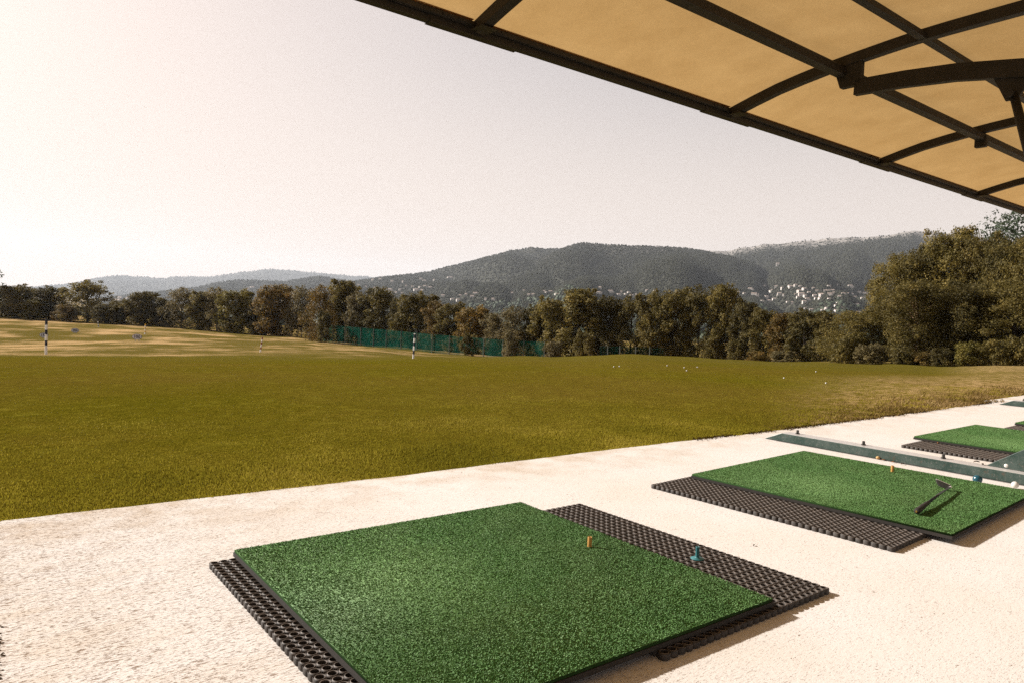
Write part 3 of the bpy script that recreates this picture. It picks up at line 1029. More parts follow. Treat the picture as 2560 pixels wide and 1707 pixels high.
W_, D_ = M['pwhite'], M['pdark']
pole((115, 885), (116, 799), 5.8, [(1, .25), (0, 1.75), (1, 1), (0, 1.15), (1, .95), (0, .98), (1, 1.05)], 'tall navy and white striped pole standing in front of a grey sign', [W_, D_])
pole((1033, 896), (1037.3, 834), 4.6, [(1, .15), (0, 1.15), (1, .68), (0, .78), (1, .7), (0, .72), (1, .72), (0, .15)], 'navy and white striped pole in front of the green netting fence', [W_, D_])
pole((650.5, 880), (656, 842.5), 3.2, [(1, .5), (0, 1), (1, .9), (0, .9), (1, .9), (0, .9), (1, .9)], 'leaning red and white striped pole near the straw patches', [W_, M['pred']])
pole((362, 836), (363.6, 810), 3.0, [(1, .15), (0, 1.2), (1, .8), (0, .9), (1, .8), (0, .9), (1, 1.0)], 'slim yellow and white striped pole behind the sign reading 100', [W_, M['pyell']])
pole((246.5, 818.5), (244.4, 800), 2.6, [(0, 1), (1, .8), (0, .9), (1, .9), (0, .9), (1, 1)], 'short black and white striped pole below the tree line', [W_, D_])


def sign(cx, cy, foot_y, w_px, h_px, text, label):
    P0 = hit(cx, foot_y); d = depth_of(P0)
    C = at(cx, cy, d)
    sc = d / F
    a, b_ = w_px / 2 * sc, h_px / 2 * sc
    r = empty('distance_sign', (P0[0], P0[1], P0[2]), label, 'distance sign', 'oval distance signs on the range', -YAW)
    zc = C[2] - P0[2]
    n = 36

    def disc(ra, rb, y0, y1, mat, name, par):
        vs = [(ra * math.cos(2 * PI * k / n), y, zc + rb * math.sin(2 * PI * k / n)) for y in (y0, y1) for k in range(n)]
        fs = [tuple(range(n)), tuple(range(2 * n - 1, n - 1, -1))] + [(k, n + k, n + (k + 1) % n, (k + 1) % n) for k in range(n)]
        return MB().add(vs, fs).build(name, mat, par)
    pl = disc(a, b_, .03, -.012, M['signrim'], 'sign_plate', r)
    disc(a * .93, b_ * .9, -.0121, -.022, M['sign'], 'sign_face', pl)
    for sg in (-1, 1):
        MB().box((sg * a * .36 - .03, .031, -.1), (sg * a * .36 + .03, .075, zc)).build('leg', M['sign'], r)
    cu = bpy.data.curves.new('txt', 'FONT')
    cu.body = text; cu.align_x = 'CENTER'; cu.align_y = 'CENTER'; cu.size = b_ * 1.55; cu.extrude = .006; cu.offset = .022 * b_
    tmp = bpy.data.objects.new('txt', cu); COL.objects.link(tmp)
    bpy.context.view_layer.update()
    me = bpy.data.meshes.new_from_object(tmp.evaluated_get(bpy.context.evaluated_depsgraph_get()))
    bpy.data.objects.remove(tmp)
    me.materials.clear(); me.materials.append(M['ink'])
    t = obj('lettering', me, pl)
    t.rotation_euler = (PI / 2, 0, 0); t.location = (0, -.030, zc)


sign(342.3, 842.0, 853.6, 25.5, 14, '100', 'grey oval sign on two legs reading 100')
sign(187.5, 826.3, 833.5, 19.5, 11, '200', 'small grey oval sign reading 200, the farthest of the three')
sign(109.5, 838.0, 845.6, 22, 12.5, '150', 'grey oval sign half hidden behind the tall navy striped pole')

# ------------------------------------------------------------------ netting fences
def fence(knots, posts, label, mat='net'):
    """knots: (px, depth, py_top)"""
    kp, kd, kt = (np.array(v, float) for v in zip(*knots))
    px = np.linspace(kp[0], kp[-1], 90)
    b = np.array([at(x, np.interp(x, kp, kt), np.interp(x, kp, kd)) for x in px])
    org = b[0].copy(); org[2] = terr(org[0], org[1])
    r = empty('netting_fence', org, label, 'fence', 'green netting fences')
    nz = 8; vs, fs = [], []
    for i, p in enumerate(b):
        zb = terr(p[0], p[1]) - .05
        for k in range(nz):
            t = k / (nz - 1)
            sag = .10 * math.sin(i * 1.7) * math.sin(PI * t) + .06 * rng.normal() * math.sin(PI * t)
            vs.append((p[0] - org[0] + sag * _s, p[1] - org[1] + sag * _c, zb + (p[2] - zb) * t - org[2]))
    for i in range(len(b) - 1):
        for k in range(nz - 1):
            fs.append((i * nz + k, (i + 1) * nz + k, (i + 1) * nz + k + 1, i * nz + k + 1))
    MB().add(vs, fs).build('netting', M[mat], r, True)
    for x in posts:
        p = at(x, np.interp(x, kp, kt) - 1, np.interp(x, kp, kd) - .12)
        zb = terr(p[0], p[1]) - .2
        MB().tube([(p[0] - org[0], p[1] - org[1], zb - org[2]), (p[0] - org[0], p[1] - org[1], p[2] - org[2])], .05, 8).build('fence_post', M['postw'], r)
    return r


fence([(795, 128.5, 811), (810, 127, 812), (863, 118, 816), (966, 108, 825), (1080, 97, 836), (1250, 88, 849), (1363, 83, 855)],
      [804, 833, 863, 902, 934, 966, 1003, 1043, 1081, 1124, 1167, 1210, 1258, 1310, 1362], 'long bright green netting fence on posts below the trees')
fence([(1500, 82, 865), (1560, 80, 866), (1660, 78, 870)], [1520, 1550, 1590, 1625], 'dark green netting fence in deep shade behind the crest of the lawn', 'shadenet')  # tree shade is put into this fence's darker netting colour

# ------------------------------------------------------------------ trees
def crown(seed, H, Wd, n_leaf, leaf, lobes=22, low=.04, top=.62, sparse=0.0, flat=.85):
    g = np.random.default_rng(seed)
    C, R = [], []
    for k in range(lobes):
        t = (k + g.uniform(.1, .9)) / lobes
        z = low + (1 - low) * t
        wid = math.sqrt(max(.05, 1 - (abs(t - .42) / (.62 if t > .42 else .75)) ** 2.3))
        ph = k * 2.399 + g.uniform(-.5, .5)
        r = Wd * g.uniform(.12, .19)
        rr = (Wd / 2 - r) * wid * g.uniform(.35, 1.05)
        C.append((rr * math.cos(ph), rr * math.sin(ph), min(max(z * H, r * .5), H - r * .8))); R.append(r)
    C, R = np.array(C), np.array(R)
    # small side tufts make the outline uneven
    m = lobes * 4
    j = g.integers(0, lobes, m)
    d = g.normal(0, 1, (m, 3)); d[:, 2] += .35; d /= np.linalg.norm(d, axis=1)[:, None]
    C2 = C[j] + d * R[j][:, None] * g.uniform(.8, 1.15, (m, 1)); R2 = R[j] * g.uniform(.22, .5, m)
    Ca, Ra = np.concatenate([C, C2]), np.concatenate([R, R2])
    wgt = Ra ** 2; wgt /= wgt.sum()
    k = g.choice(len(Ca), n_leaf, p=wgt)
    d = g.normal(0, 1, (n_leaf, 3)); d /= np.linalg.norm(d, axis=1)[:, None]
    rad = Ra[k] * (g.random(n_leaf) ** .42) * g.uniform(.85, 1.14, n_leaf)
    P = Ca[k] + d * rad[:, None] * [1, 1, flat]
    P[:, 2] = np.maximum(P[:, 2], .02 * H)
    if sparse:
        P = P[g.random(n_leaf) > sparse]; d = d[:len(P)]
    n = len(P)
    nrm = d[:n] * .9 + g.normal(0, .6, (n, 3)); nrm[:, 2] += .35; nrm /= np.linalg.norm(nrm, axis=1)[:, None]
    a = np.cross(nrm, g.normal(0, 1, (n, 3))); a /= np.linalg.norm(a, axis=1)[:, None] + 1e-9
    b = np.cross(nrm, a)
    L = leaf * g.uniform(.55, 1.25, (n, 1))
    V = np.stack([P - a * L, P - b * L * .55 + a * L * .1, P + a * L, P + b * L * .55 + a * L * .1], 1).reshape(-1, 3)
    return V, np.arange(4 * n).reshape(n, 4), C, R


def tree_meshes(seed, H, Wd, n_leaf, leaf, trunk_r=.14, **kw):
    V, Fc, C, R = crown(seed, H, Wd, n_leaf, leaf, **kw)
    g = np.random.default_rng(seed + 99)
    cm = mesh_np('crown', V, Fc, M['oliveleaf'])
    b = MB()
    b.tube([(0, 0, -.4), (.03, .02, .1 * H), (g.normal(0, .12), g.normal(0, .12), .4 * H), (g.normal(0, .2), g.normal(0, .2), .78 * H)], [trunk_r * 1.35, trunk_r, trunk_r * .7, trunk_r * .18], 9)
    for c, r in zip(C, R):
        z0 = max(.12 * H, min(c[2] * .62, .6 * H))
        f = Vector((0, 0, z0)); e = Vector(c)
        mdl = f.lerp(e, .5) + Vector((0, 0, .05 * H))
        b.tube([f, mdl, e], [trunk_r * .42, trunk_r * .28, trunk_r * .08], 6, caps=False)
    tm = b.mesh('trunk', M['bark'], True)
    return cm, tm, H, Wd


VAR = {
    'round_a': tree_meshes(11, 8, 8, 15000, .155),
    'round_b': tree_meshes(12, 8, 7.5, 15000, .155, lobes=22),
    'tall_a': tree_meshes(13, 9, 6.5, 15000, .155, lobes=26),
    'tall_b': tree_meshes(14, 9, 7, 15000, .155, lobes=22),
    'open_a': tree_meshes(15, 8, 8.5, 10000, .15, lobes=20, low=.08),
    'thin_a': tree_meshes(16, 8, 8, 7500, .145, lobes=24, low=.04),
    'near_a': tree_meshes(21, 9, 8, 40000, .09, .17, lobes=30, low=.05),
    'near_b': tree_meshes(22, 9, 7.5, 40000, .09, .17, lobes=26, low=.05),
    'near_c': tree_meshes(23, 9, 8.5, 40000, .09, .17, lobes=34, low=.04),
    'sparse': tree_meshes(24, 10, 7, 5200, .10, .13, lobes=26, low=.35),
    'twiggy': tree_meshes(27, 10, 6.5, 800, .26, .13, lobes=22, low=.35),
    'bush_a': tree_meshes(25, 2, 3.2, 6000, .075, .04, lobes=14, low=.05),
    'bush_b': tree_meshes(26, 2, 3.0, 5000, .08, .04, lobes=11, low=.05),
}
USED = {}


def tree(px, py_top, depth, w_px, var, mat, label, name='tree', cat='tree', group='trees round the range', rz=None, base=None, trunk=None):
    cm, tm, H, Wd = VAR[var]
    g0_ = at(px, 850, depth)
    z0 = float(terr(g0_[0], g0_[1])) if base is None else base
    zt = at(px, py_top, depth)[2]
    hh = zt - z0
    r = empty(name, (g0_[0], g0_[1], z0), label, cat, group, rng.uniform(0, 6.28) if rz is None else rz)
    sw = w_px * depth / F / Wd
    r.scale = (sw, sw, hh / H)
    c = obj('crown', cm, r)
    c.material_slots[0].link = 'OBJECT'; c.material_slots[0].material = M[mat]
    t = obj('trunk', tm, r)
    if trunk:
        t.material_slots[0].link = 'OBJECT'; t.material_slots[0].material = M[trunk]
    return r


S = 1.0884
TREES = [
    # px(overview), top(overview), depth, width(overview px), variant, leaves, label
    (-22, 616, 171, 52, 'twiggy', 'bluleaf', 'sparse leafy tree at the left frame edge, only loose twigs in view'),
    (4, 661, 176, 62, 'round_a', 'oliveleaf', 'dark olive tree cut by the left frame edge below the loose twigs'),
    (44, 656, 172, 66, 'round_b', 'oliveleaf', 'round olive tree between the left frame edge and the tall navy pole'),
    (78, 690, 168, 44, 'round_a', 'goldleaf', 'small yellowish tree directly behind the tall navy striped pole'),
    (116, 660, 172, 62, 'round_b', 'darkleaf', 'dark green tree just right of the tall navy striped pole'),
    (152, 700, 165, 50, 'thin_a', 'rustleaf', 'low rusty tree filling the gap left of the big see-through tree'),
    (200, 648, 170, 92, 'open_a', 'oliveleaf', 'big spreading see-through tree rising above its neighbours at far left'),
    (248, 700, 164, 56, 'round_a', 'darkleaf', 'low dark tree behind the short black and white pole'),
    (285, 690, 164, 50, 'round_b', 'oliveleaf', 'olive tree left of the yellow striped pole, lower than its right neighbour'),
    (332, 672, 162, 78, 'round_a', 'oliveleaf', 'rounded olive tree above the yellow and white striped pole'),
    (380, 690, 160, 48, 'tall_b', 'darkleaf', 'narrow dark tree right of the yellow striped pole'),
    (416, 664, 158, 66, 'thin_a', 'greyleaf', 'thin grey-brown tree with bare twigs, first of the grey-brown ones from left'),
    (462, 672, 155, 56, 'tall_a', 'oliveleaf', 'olive tree between two thin grey-brown trees'),
    (498, 664, 154, 62, 'thin_a', 'greyleaf', 'thin grey-brown tree left of the golden autumn tree'),
    (545, 668, 150, 70, 'round_b', 'goldleaf', 'yellow-green tree left of the leaning red striped pole'),
    (590, 690, 148, 48, 'tall_b', 'darkleaf', 'dark tree directly behind the leaning red striped pole'),
    (636, 657, 146, 88, 'round_a', 'rustleaf', 'large golden autumn tree right of the leaning red striped pole'),
    (692, 662, 142, 62, 'thin_a', 'greyleaf', 'thin grey-brown tree right of the golden autumn tree'),
    (733, 660, 124, 62, 'thin_a', 'rustleaf', 'thin rusty tree where the netting fence begins'),
    (786, 647, 134, 76, 'tall_a', 'oliveleaf', 'tallest olive tree above the left end of the netting fence'),
    (826, 674, 128, 58, 'round_b', 'greyleaf', 'grey-olive tree hanging over the shaded left part of the fence'),
    (872, 664, 124, 88, 'round_a', 'darkleaf', 'broad dark tree overhanging the netting fence'),
    (918, 690, 118, 50, 'tall_b', 'darkleaf', 'narrow dark tree behind the netting left of the navy striped pole'),
    (957, 675, 114, 78, 'round_b', 'oliveleaf', 'round-topped olive tree above the navy pole by the fence'),
    (1000, 694, 108, 56, 'round_a', 'rustleaf', 'low rusty-olive tree behind the netting right of the navy pole'),
    (1038, 698, 105, 60, 'tall_b', 'oliveleaf', 'olive tree behind the middle of the netting fence'),
    (1088, 706, 101, 66, 'round_b', 'rustleaf', 'low brownish tree over the fence below the valley wood'),
    (1132, 722, 98, 54, 'round_a', 'greyleaf', 'lowest grey-olive tree in the dip of the tree line'),
    (1178, 708, 96, 74, 'thin_a', 'greyleaf', 'thin grey tree left of the right end of the netting fence'),
    (1226, 704, 95, 52, 'round_a', 'darkleaf', 'dark tree behind the right end of the netting fence'),
    (1262, 688, 93, 74, 'round_b', 'oliveleaf', 'olive tree just right of the end of the netting fence'),
    (1330, 667, 90, 92, 'tall_a', 'oliveleaf', 'tall olive tree right of the fence end with leaves down to the ground'),
    (1395, 684, 88, 66, 'round_a', 'darkleaf', 'dark tree between two taller olive trees in the middle'),
    (1448, 684, 87, 66, 'open_a', 'darkleaf', 'dark gappy tree above the shaded netting fence'),
    (1500, 674, 84, 72, 'round_b', 'oliveleaf', 'olive tree behind the left half of the shaded fence'),
    (1550, 666, 83, 76, 'tall_b', 'oliveleaf', 'tall olive tree behind the right half of the shaded fence'),
    (1604, 664, 81, 70, 'open_a', 'darkleaf', 'dark open tree left of the yellow-topped tree'),
    (1660, 657, 79, 72, 'round_a', 'oliveleaf', 'yellow-topped tree standing out above the middle tree line'),
    (1712, 694, 76, 60, 'round_b', 'darkleaf', 'dark tree right of the yellow-topped tree'),
    (1756, 712, 73, 62, 'tall_b', 'oliveleaf', 'low olive tree behind the orange-brown bush'),
    (1800, 722, 71, 66, 'round_a', 'rustleaf', 'low brownish tree right behind the orange-brown bush'),
    (1848, 714, 68, 72, 'round_b', 'darkleaf', 'dark low tree below the white village, right of the bush'),
    (1896, 718, 65, 66, 'round_a', 'darkleaf', 'dark low tree left of the big right-hand grove'),
    (1972, 716, 56, 130, 'near_c', 'oliveleaf', 'wide low tree forming the left foot of the right-hand grove'),
    (2056, 592, 56, 96, 'near_a', 'oliveleaf', 'olive tree forming the first step of the right-hand grove'),
    (2112, 572, 55, 90, 'near_b', 'darkleaf', 'dark tree between the two first steps of the right-hand grove'),
    (2170, 533, 54, 122, 'near_b', 'oliveleaf', 'tall olive crown topping the middle of the right-hand grove'),
    (2232, 546, 52, 110, 'near_c', 'oliveleaf', 'olive crown below the blue-green sprays of the right-hand grove'),
    (2296, 504, 56, 150, 'sparse', 'bluleaf', 'loose blue-green sprays sticking out left above the right-hand grove'),
    (2364, 470, 57, 140, 'sparse', 'bluleaf', 'tall sparse blue-green tree touching the canopy edge at far right'),
    (2300, 560, 50, 110, 'near_a', 'darkleaf', 'dark crown under the blue-green sprays near the right frame edge'),
    (2372, 548, 48, 120, 'near_b', 'oliveleaf', 'olive tree cut by the right frame edge'),
    (2106, 650, 47, 130, 'near_a', 'oliveleaf', 'front tree with a pale trunk in the right-hand grove'),
    (2216, 655, 46, 130, 'near_c', 'darkleaf', 'dark front tree behind the round dark bush'),
    (2330, 650, 44, 140, 'near_b', 'oliveleaf', 'sunlit front tree above the straw patch at the right edge'),
]
for px, top, d, w, var, mat, lab in TREES:
    tree(px * S, top * S, d, w * S * 1.62, var, mat, lab, trunk='palebark' if 'pale trunk' in lab else None)
BUSH = [
    (1738, 806, 57, 60, 'bush_a', 'rustleaf', 'orange-brown bush low in front of the dark middle trees'),
    (1800, 806, 55, 80, 'bush_b', 'greyleaf', 'grey-brown bush right of the orange-brown one'),
    (1272, 784, 82, 50, 'bush_a', 'greyleaf', 'grey-olive bush against the right end of the netting fence'),
    (1342, 760, 80, 56, 'bush_b', 'oliveleaf', 'olive bush at the foot of the tall tree right of the fence'),
    (1172, 760, 86, 46, 'bush_a', 'greyleaf', 'pale shrub growing through the netting fence'),
    (1075, 766, 92, 40, 'bush_b', 'oliveleaf', 'olive shrub at the netting right of the navy striped pole'),
    (744, 716, 119, 46, 'bush_b', 'darkleaf', 'dark shrub hiding the left end of the netting fence'),
    (612, 712, 149, 46, 'bush_a', 'darkleaf', 'dark shrub under the trees right of the leaning red striped pole'),
    (1640, 770, 78, 60, 'bush_a', 'darkleaf', 'dark undergrowth bush left of the orange-brown bush'),
    (1690, 782, 74, 56, 'bush_b', 'oliveleaf', 'olive bush just left of the orange-brown bush'),
    (150, 706, 166, 46, 'bush_b', 'darkleaf', 'dark shrub under the see-through tree at far left'),
    (1950, 770, 50, 80, 'bush_a', 'oliveleaf', 'big olive shrub left of the pale trunk in the grove'),
    (2008, 790, 48, 80, 'bush_b', 'greyleaf', 'grey-green shrub at the foot of the right-hand grove'),
    (2078, 805, 46, 60, 'bush_a', 'darkleaf', 'low dark shrub by the pale trunk'),
    (2128, 806, 45, 66, 'bush_b', 'rustleaf', 'reddish-brown shrub left of the round dark bush'),
    (2166, 800, 44, 58, 'bush_a', 'darkleaf', 'round dark bush on the lawn edge in the right-hand grove'),
    (2226, 786, 43, 80, 'bush_b', 'goldleaf', 'yellowish shrub right of the round dark bush'),
    (2292, 780, 42, 80, 'bush_a', 'oliveleaf', 'olive shrub near the straw patch at right'),
    (2358, 770, 41, 80, 'bush_b', 'oliveleaf', 'olive shrub cut by the right frame edge'),
]
for px, top, d, w, var, mat, lab in BUSH:
    tree(px * S, top * S, d, w * S * 1.1, var, mat, lab, 'bush', 'bush', 'bushes along the foot of the trees')

# ------------------------------------------------------------------ hills
LAY = {
    'far': dict(r0=8200, r1=13000, ridge=[(-500, 735), (0, 728), (62, 720), (167, 711), (306, 690), (405, 697), (431, 692), (506, 693), (600, 682), (684, 674), (770, 681), (899, 692), (1049, 700), (1250, 720), (1500, 760)], k=1.3),
    'knoll': dict(r0=3000, r1=5200, ridge=[(200, 760), (330, 738), (476, 722), (550, 706), (600, 701), (660, 704), (702, 705), (760, 696), (800, 693), (852, 702), (940, 716), (1100, 745)], k=1.2),
    'west': dict(r0=900, r1=4100, ridge=[(560, 770), (760, 735), (880, 704), (960, 692), (1049, 682), (1110, 668), (1178, 652), (1250, 632), (1307, 621), (1366, 622), (1440, 628), (1560, 660), (1750, 720)], k=1.55),
    'mid': dict(r0=900, r1=3300, ridge=[(1040, 760), (1150, 728), (1230, 700), (1300, 668), (1370, 636), (1445, 608), (1520, 613), (1600, 616), (1686, 619), (1763, 632), (1862, 655), (1915, 684), (1960, 722), (2060, 790)], k=1.5),
    'east': dict(r0=900, r1=4700, ridge=[(1400, 720), (1600, 655), (1700, 635), (1763, 628), (1800, 627), (1894, 613), (1960, 608), (2068, 596), (2177, 593), (2275, 578), (2351, 585), (2427, 593), (2560, 612), (2900, 640), (3400, 690)], k=1.6),
}
hw = np.random.default_rng(5)


def sines(n, lo, hi):
    return [(hw.uniform(lo, hi), hw.uniform(0, 6.28), hw.uniform(-1, 1)) for _ in range(n)]


for L in LAY.values():
    L['sp'] = sines(5, .010, .034); L['sf'] = sines(6, .05, .13)
    L['rx'] = np.array([p[0] for p in L['ridge']], float)
    L['rz'] = np.array([(CAM + ray(x, y) * (L['r1'] * math.cos(math.atan((x - CX) / F))))[2] for x, y in L['ridge']])


def ridge_z(L, px):
    rx, rz = L['rx'], L['rz']
    return hermite(rx, rz, np.clip(px, rx[0], rx[-1]))


def layer_z(L, px, r):
    t = np.clip((r - L['r0']) / (L['r1'] - L['r0']), -.05, 1.35)
    zr = ridge_z(L, px); b = -42.0
    tt = np.clip(t, 0, 1)
    z = b + (zr - b) * tt ** L['k']
    g = sum(np.abs(np.sin(px * w * .5 + p + q * 4.0 * t + .8 * np.sin(t * 6 + p))) for w, p, q in L['sp']) / len(L['sp']) - .55
    f = sum(np.sin(px * w + p + q * 8 * t) for w, p, q in L['sf']) / len(L['sf'])
    env = np.sin(PI * np.clip(t, 0, 1)) ** .8
    z = z + env * (zr - b) * (.36 * g + .022 * f)
    z = z + np.where(t > .93, (zr - b) * .010 * f, 0)
    z = np.where(t > 1, z - (t - 1) * (zr - b) * .9, z)
    return np.where(t < 0, b + t * 300, z)


for nm, L in LAY.items():
    pxs = np.arange(L['rx'][0], L['rx'][-1] + 1, 5.0 if nm != 'far' else 7.0)
    rs = np.linspace(L['r0'] - 40, L['r1'] + (L['r1'] - L['r0']) * .25, 110)
    PXg, Rg = np.meshgrid(pxs, rs, indexing='ij')
    Z = layer_z(L, PXg, Rg)
    X, Y = from_ar(np.arctan((PXg - CX) / F), Rg)
    na, nr = X.shape
    idx = np.arange(na * nr).reshape(na, nr)
    Qd = np.stack([idx[:-1, :-1], idx[1:, :-1], idx[1:, 1:], idx[:-1, 1:]], -1).reshape(-1, 4)[:, ::-1]
    me = mesh_np('hill', np.stack([X, Y, Z], -1).reshape(-1, 3), Qd, M['hill'], smooth=True)
    t = (Rg - L['r0']) / (L['r1'] - L['r0'])
    rock = smooth(t, .86, 1.0) * (1.0 if nm == 'east' else .35 if nm == 'mid' else .12)
    me.attributes.new('rock', 'FLOAT', 'POINT').data.foreach_set('value', rock.reshape(-1).astype(np.float32))
    lab = {'far': 'pale hazy far ridge at left', 'knoll': 'low dark wooded knoll in front of the pale ridge', 'west': 'wooded shoulder rising from the left to the middle summit', 'mid': 'dark wooded middle mountain', 'east': 'long mountain with rocky pale crest at right'}[nm]
    tag(obj('hill', me), lab, 'hill', None, 'structure')


def surf(px, r):
    return np.max([np.where((px >= L['rx'][0]) & (px <= L['rx'][-1]), layer_z(L, px, r), -99) for L in LAY.values()], axis=0)


# ---- woods on the slopes: a mass nobody could count
def woods():
    Vs = []
    base = np.array([[1, 0, .1], [-.5, .87, .1], [-.5, -.87, .1], [.15, .1, 1.0], [0, 0, -.6]])
    fc = np.array([[0, 1, 3], [1, 2, 3], [2, 0, 3], [1, 0, 4], [2, 1, 4], [0, 2, 4]])
    for nm, n, s0, s1 in (('west', 39000, 4.5, 8.6), ('mid', 51000, 3.8, 7.2), ('east', 63000, 5.2, 10.1), ('knoll', 9000, 9, 16), ('far', 12000, 16, 30)):
        L = LAY[nm]
        px = rng.uniform(max(L['rx'][0], -100), min(L['rx'][-1], 2750), n)
        t = rng.random(n) ** .8
        if nm == 'east':
            keep = rng.random(n) > smooth(t, .80, .98) * .93
            px, t = px[keep], t[keep]
        r = L['r0'] + t * (L['r1'] - L['r0']) * 1.0
        z = layer_z(L, px, r)
        X, Y = from_ar(np.arctan((px - CX) / F), r)
        m = len(px); s = rng.uniform(s0, s1, m)
        th = rng.uniform(0, 6.28, m); c, s_ = np.cos(th), np.sin(th)
        B = base[None] * rng.uniform(.75, 1.25, (m, 5, 3)) * (s[:, None, None] * [.62, .62, .62])
        V = np.stack([B[..., 0] * c[:, None] - B[..., 1] * s_[:, None] + X[:, None], B[..., 0] * s_[:, None] + B[..., 1] * c[:, None] + Y[:, None], B[..., 2] + z[:, None] + .15 * s[:, None]], -1)
        Vs.append(V.reshape(-1, 3))
    V = np.concatenate(Vs); m = len(V) // 5
    Fc = (fc[None] + 5 * np.arange(m)[:, None, None]).reshape(-1, 3)
    tag(obj('forest', mesh_np('forest', V, Fc, M['farleaf'])), 'dense dark woods covering the far mountain slopes', 'forest', None, 'stuff')


woods()


# ---- valley wood between the range and the mountains
def valley():
    base = np.array([[1, 0, .1], [.3, .95, .2], [-.8, .6, .1], [-.8, -.6, .2], [.3, -.95, .1], [.5, .3, .8], [-.4, .5, .85], [-.2, -.5, .9], [0, 0, -.6]])
    fc = np.array([[0, 1, 5], [1, 2, 6], [1, 6, 5], [2, 3, 6], [3, 4, 7], [3, 7, 6], [4, 0, 7], [0, 5, 7], [5, 6, 7], [1, 0, 8], [2, 1, 8], [3, 2, 8], [4, 3, 8], [0, 4, 8]])
    n = 9000
    px = rng.uniform(-100, 2750, n); r = 420 + 1300 * rng.random(n)
    z = np.maximum(surf(px, r), terr_ar(np.arctan((px - CX) / F), r))
    X, Y = from_ar(np.arctan((px - CX) / F), r)
    s = rng.uniform(3.5, 7, n)
    B = base[None] * rng.uniform(.75, 1.3, (n, 9, 3)) * s[:, None, None]
    V = np.stack([B[..., 0] + X[:, None], B[..., 1] + Y[:, None], B[..., 2] + z[:, None] + 1.5], -1).reshape(-1, 3)
    Fc = (fc[None] + 9 * np.arange(n)[:, None, None]).reshape(-1, 3)
    tag(obj('valley_forest', mesh_np('valley_forest', V, Fc, M['bluleaf'])), 'blue-green woods in the valley behind the tree line', 'forest', None, 'stuff')


valley()


# ---- houses scattered over the slopes
def house_mesh(w, d, h, rh, wing):
    b = MB()
    def block(x0, x1, y0, y1, h, rh):
        b.box((x0, y0, -4), (x1, y1, h))
        e = .5; xm = (y0 + y1) / 2
        b.add([(x0 - e, y0 - e, h), (x1 + e, y0 - e, h), (x1 + e, y1 + e, h), (x0 - e, y1 + e, h), (x0 - e, xm, h + rh), (x1 + e, xm, h + rh)],
              [(0, 1, 5, 4), (2, 3, 4, 5), (0, 4, 3), (1, 2, 5), (3, 2, 1, 0)], 1)
    block(-w / 2, w / 2, -d / 2, d / 2, h, rh)
    if wing:
        block(w / 2 + .02, w / 2 + wing, -d / 2 + 1, d / 2 - 1.5, h * .66, rh * .6)
    return b.mesh('house', [M['wall'], M['roof']])


HM = [house_mesh(11, 8, 6, 1.8, 0), house_mesh(14, 9, 6.2, 1.8, 5), house_mesh(9, 8, 7, 1.6, 0), house_mesh(18, 10, 6.5, 2.0, 7), house_mesh(12, 8, 4.6, 1.5, 4)]


def place_house(px, py, label, group, big=1.0):
    d = ray(px, py); hl = math.hypot(d[0], d[1])
    rs = np.linspace(600, 4600, 2000)
    a = math.atan2(d[0] * _c - d[1] * _s, d[0] * _s + d[1] * _c); pe = math.tan(a) * F + CX
    z = surf(np.full_like(rs, pe), rs); zr = CAMH + rs * d[2] / hl
    k = np.argmax(z >= zr)
    if z[k] < zr[k]:
        return
    X, Y = from_ar(a, rs[k])
    o = obj('house', HM[int(rng.integers(0, len(HM)))], None, (X, Y, z[k] + 2.2 * big), rng.uniform(-.6, .6) - YAW)
    sc = big * rs[k] / 2000 * rng.uniform(.48, .85)
    o.scale = (sc, sc, sc)
    tag(o, label, 'house', group, 'thing')


gv = 'houses of the hillside village'
lv = 'small pale village house on the lower slope right of the yellow-topped tree'
vil = [(1910, 719), (1930, 731), (1945, 742), (1926, 734), (1958, 742), (1972, 719), (1978, 722), (1955, 725), (1940, 723), (1948, 740), (1998, 733), (2010, 727), (2033, 725), (2003, 741), (2012, 745), (1995, 747), (2022, 737), (2042, 731), (2036, 745), (2053, 744), (2050, 752), (2040, 751), (2062, 732), (2070, 732), (2078, 732), (2084, 738), (2074, 741), (2072, 754), (2108, 739), (2119, 739), (2131, 739), (2136, 747), (2160, 738), (2157, 750), (2092, 717), (2071, 720), (2125, 720), (1982, 761), (2010, 760), (1921, 756), (1905, 757), (2093, 763), (2090, 769), (2142, 768), (2013, 776), (2028, 779), (2057, 781), (2090, 783), (2145, 787), (2100, 776), (2065, 777), (1968, 760), (1988, 741), (2098, 748), (1915, 747), (1935, 752), (2000, 720), (2147, 733), (2171, 744), (2018, 753)]
for q in vil:
    place_house(q[0], q[1], lv, gv, 1.0)
place_house(1944, 666, 'lone white house high on the mountain slope above the village', gv, 1.1)
place_house(1990, 718, 'white house cluster top at the upper edge of the village', gv, 1.15)
place_house(2052, 744, 'largest white building in the middle of the village', gv, 1.35)
gl = 'pale houses on the slope above the netting fence'
ll = 'small pale house scattered on the wooded slope above the netting fence'
for q in [(932, 703), (950, 701), (980, 708), (1007, 707), (1052, 701), (1060, 705), (1085, 704), (1122, 697), (1128, 696), (880, 712), (896, 716), (915, 720), (940, 726), (958, 728), (975, 729), (990, 734), (1005, 736), (1015, 719), (1031, 720), (1050, 721), (1062, 719), (1075, 722), (1040, 729), (1055, 731), (1000, 728), (1150, 742), (1165, 740), (1188, 738), (1180, 746), (1130, 752), (1145, 755), (1107, 743), (1310, 731), (1333, 740), (1360, 733), (1365, 736), (1377, 733), (1376, 733), (1075, 746), (1092, 748), (1214, 753), (1232, 752), (1322, 742), (1280, 738)]:
    place_house(q[0], q[1], ll, gl, .95)
lm = 'small pale house on the slope just above the middle trees'
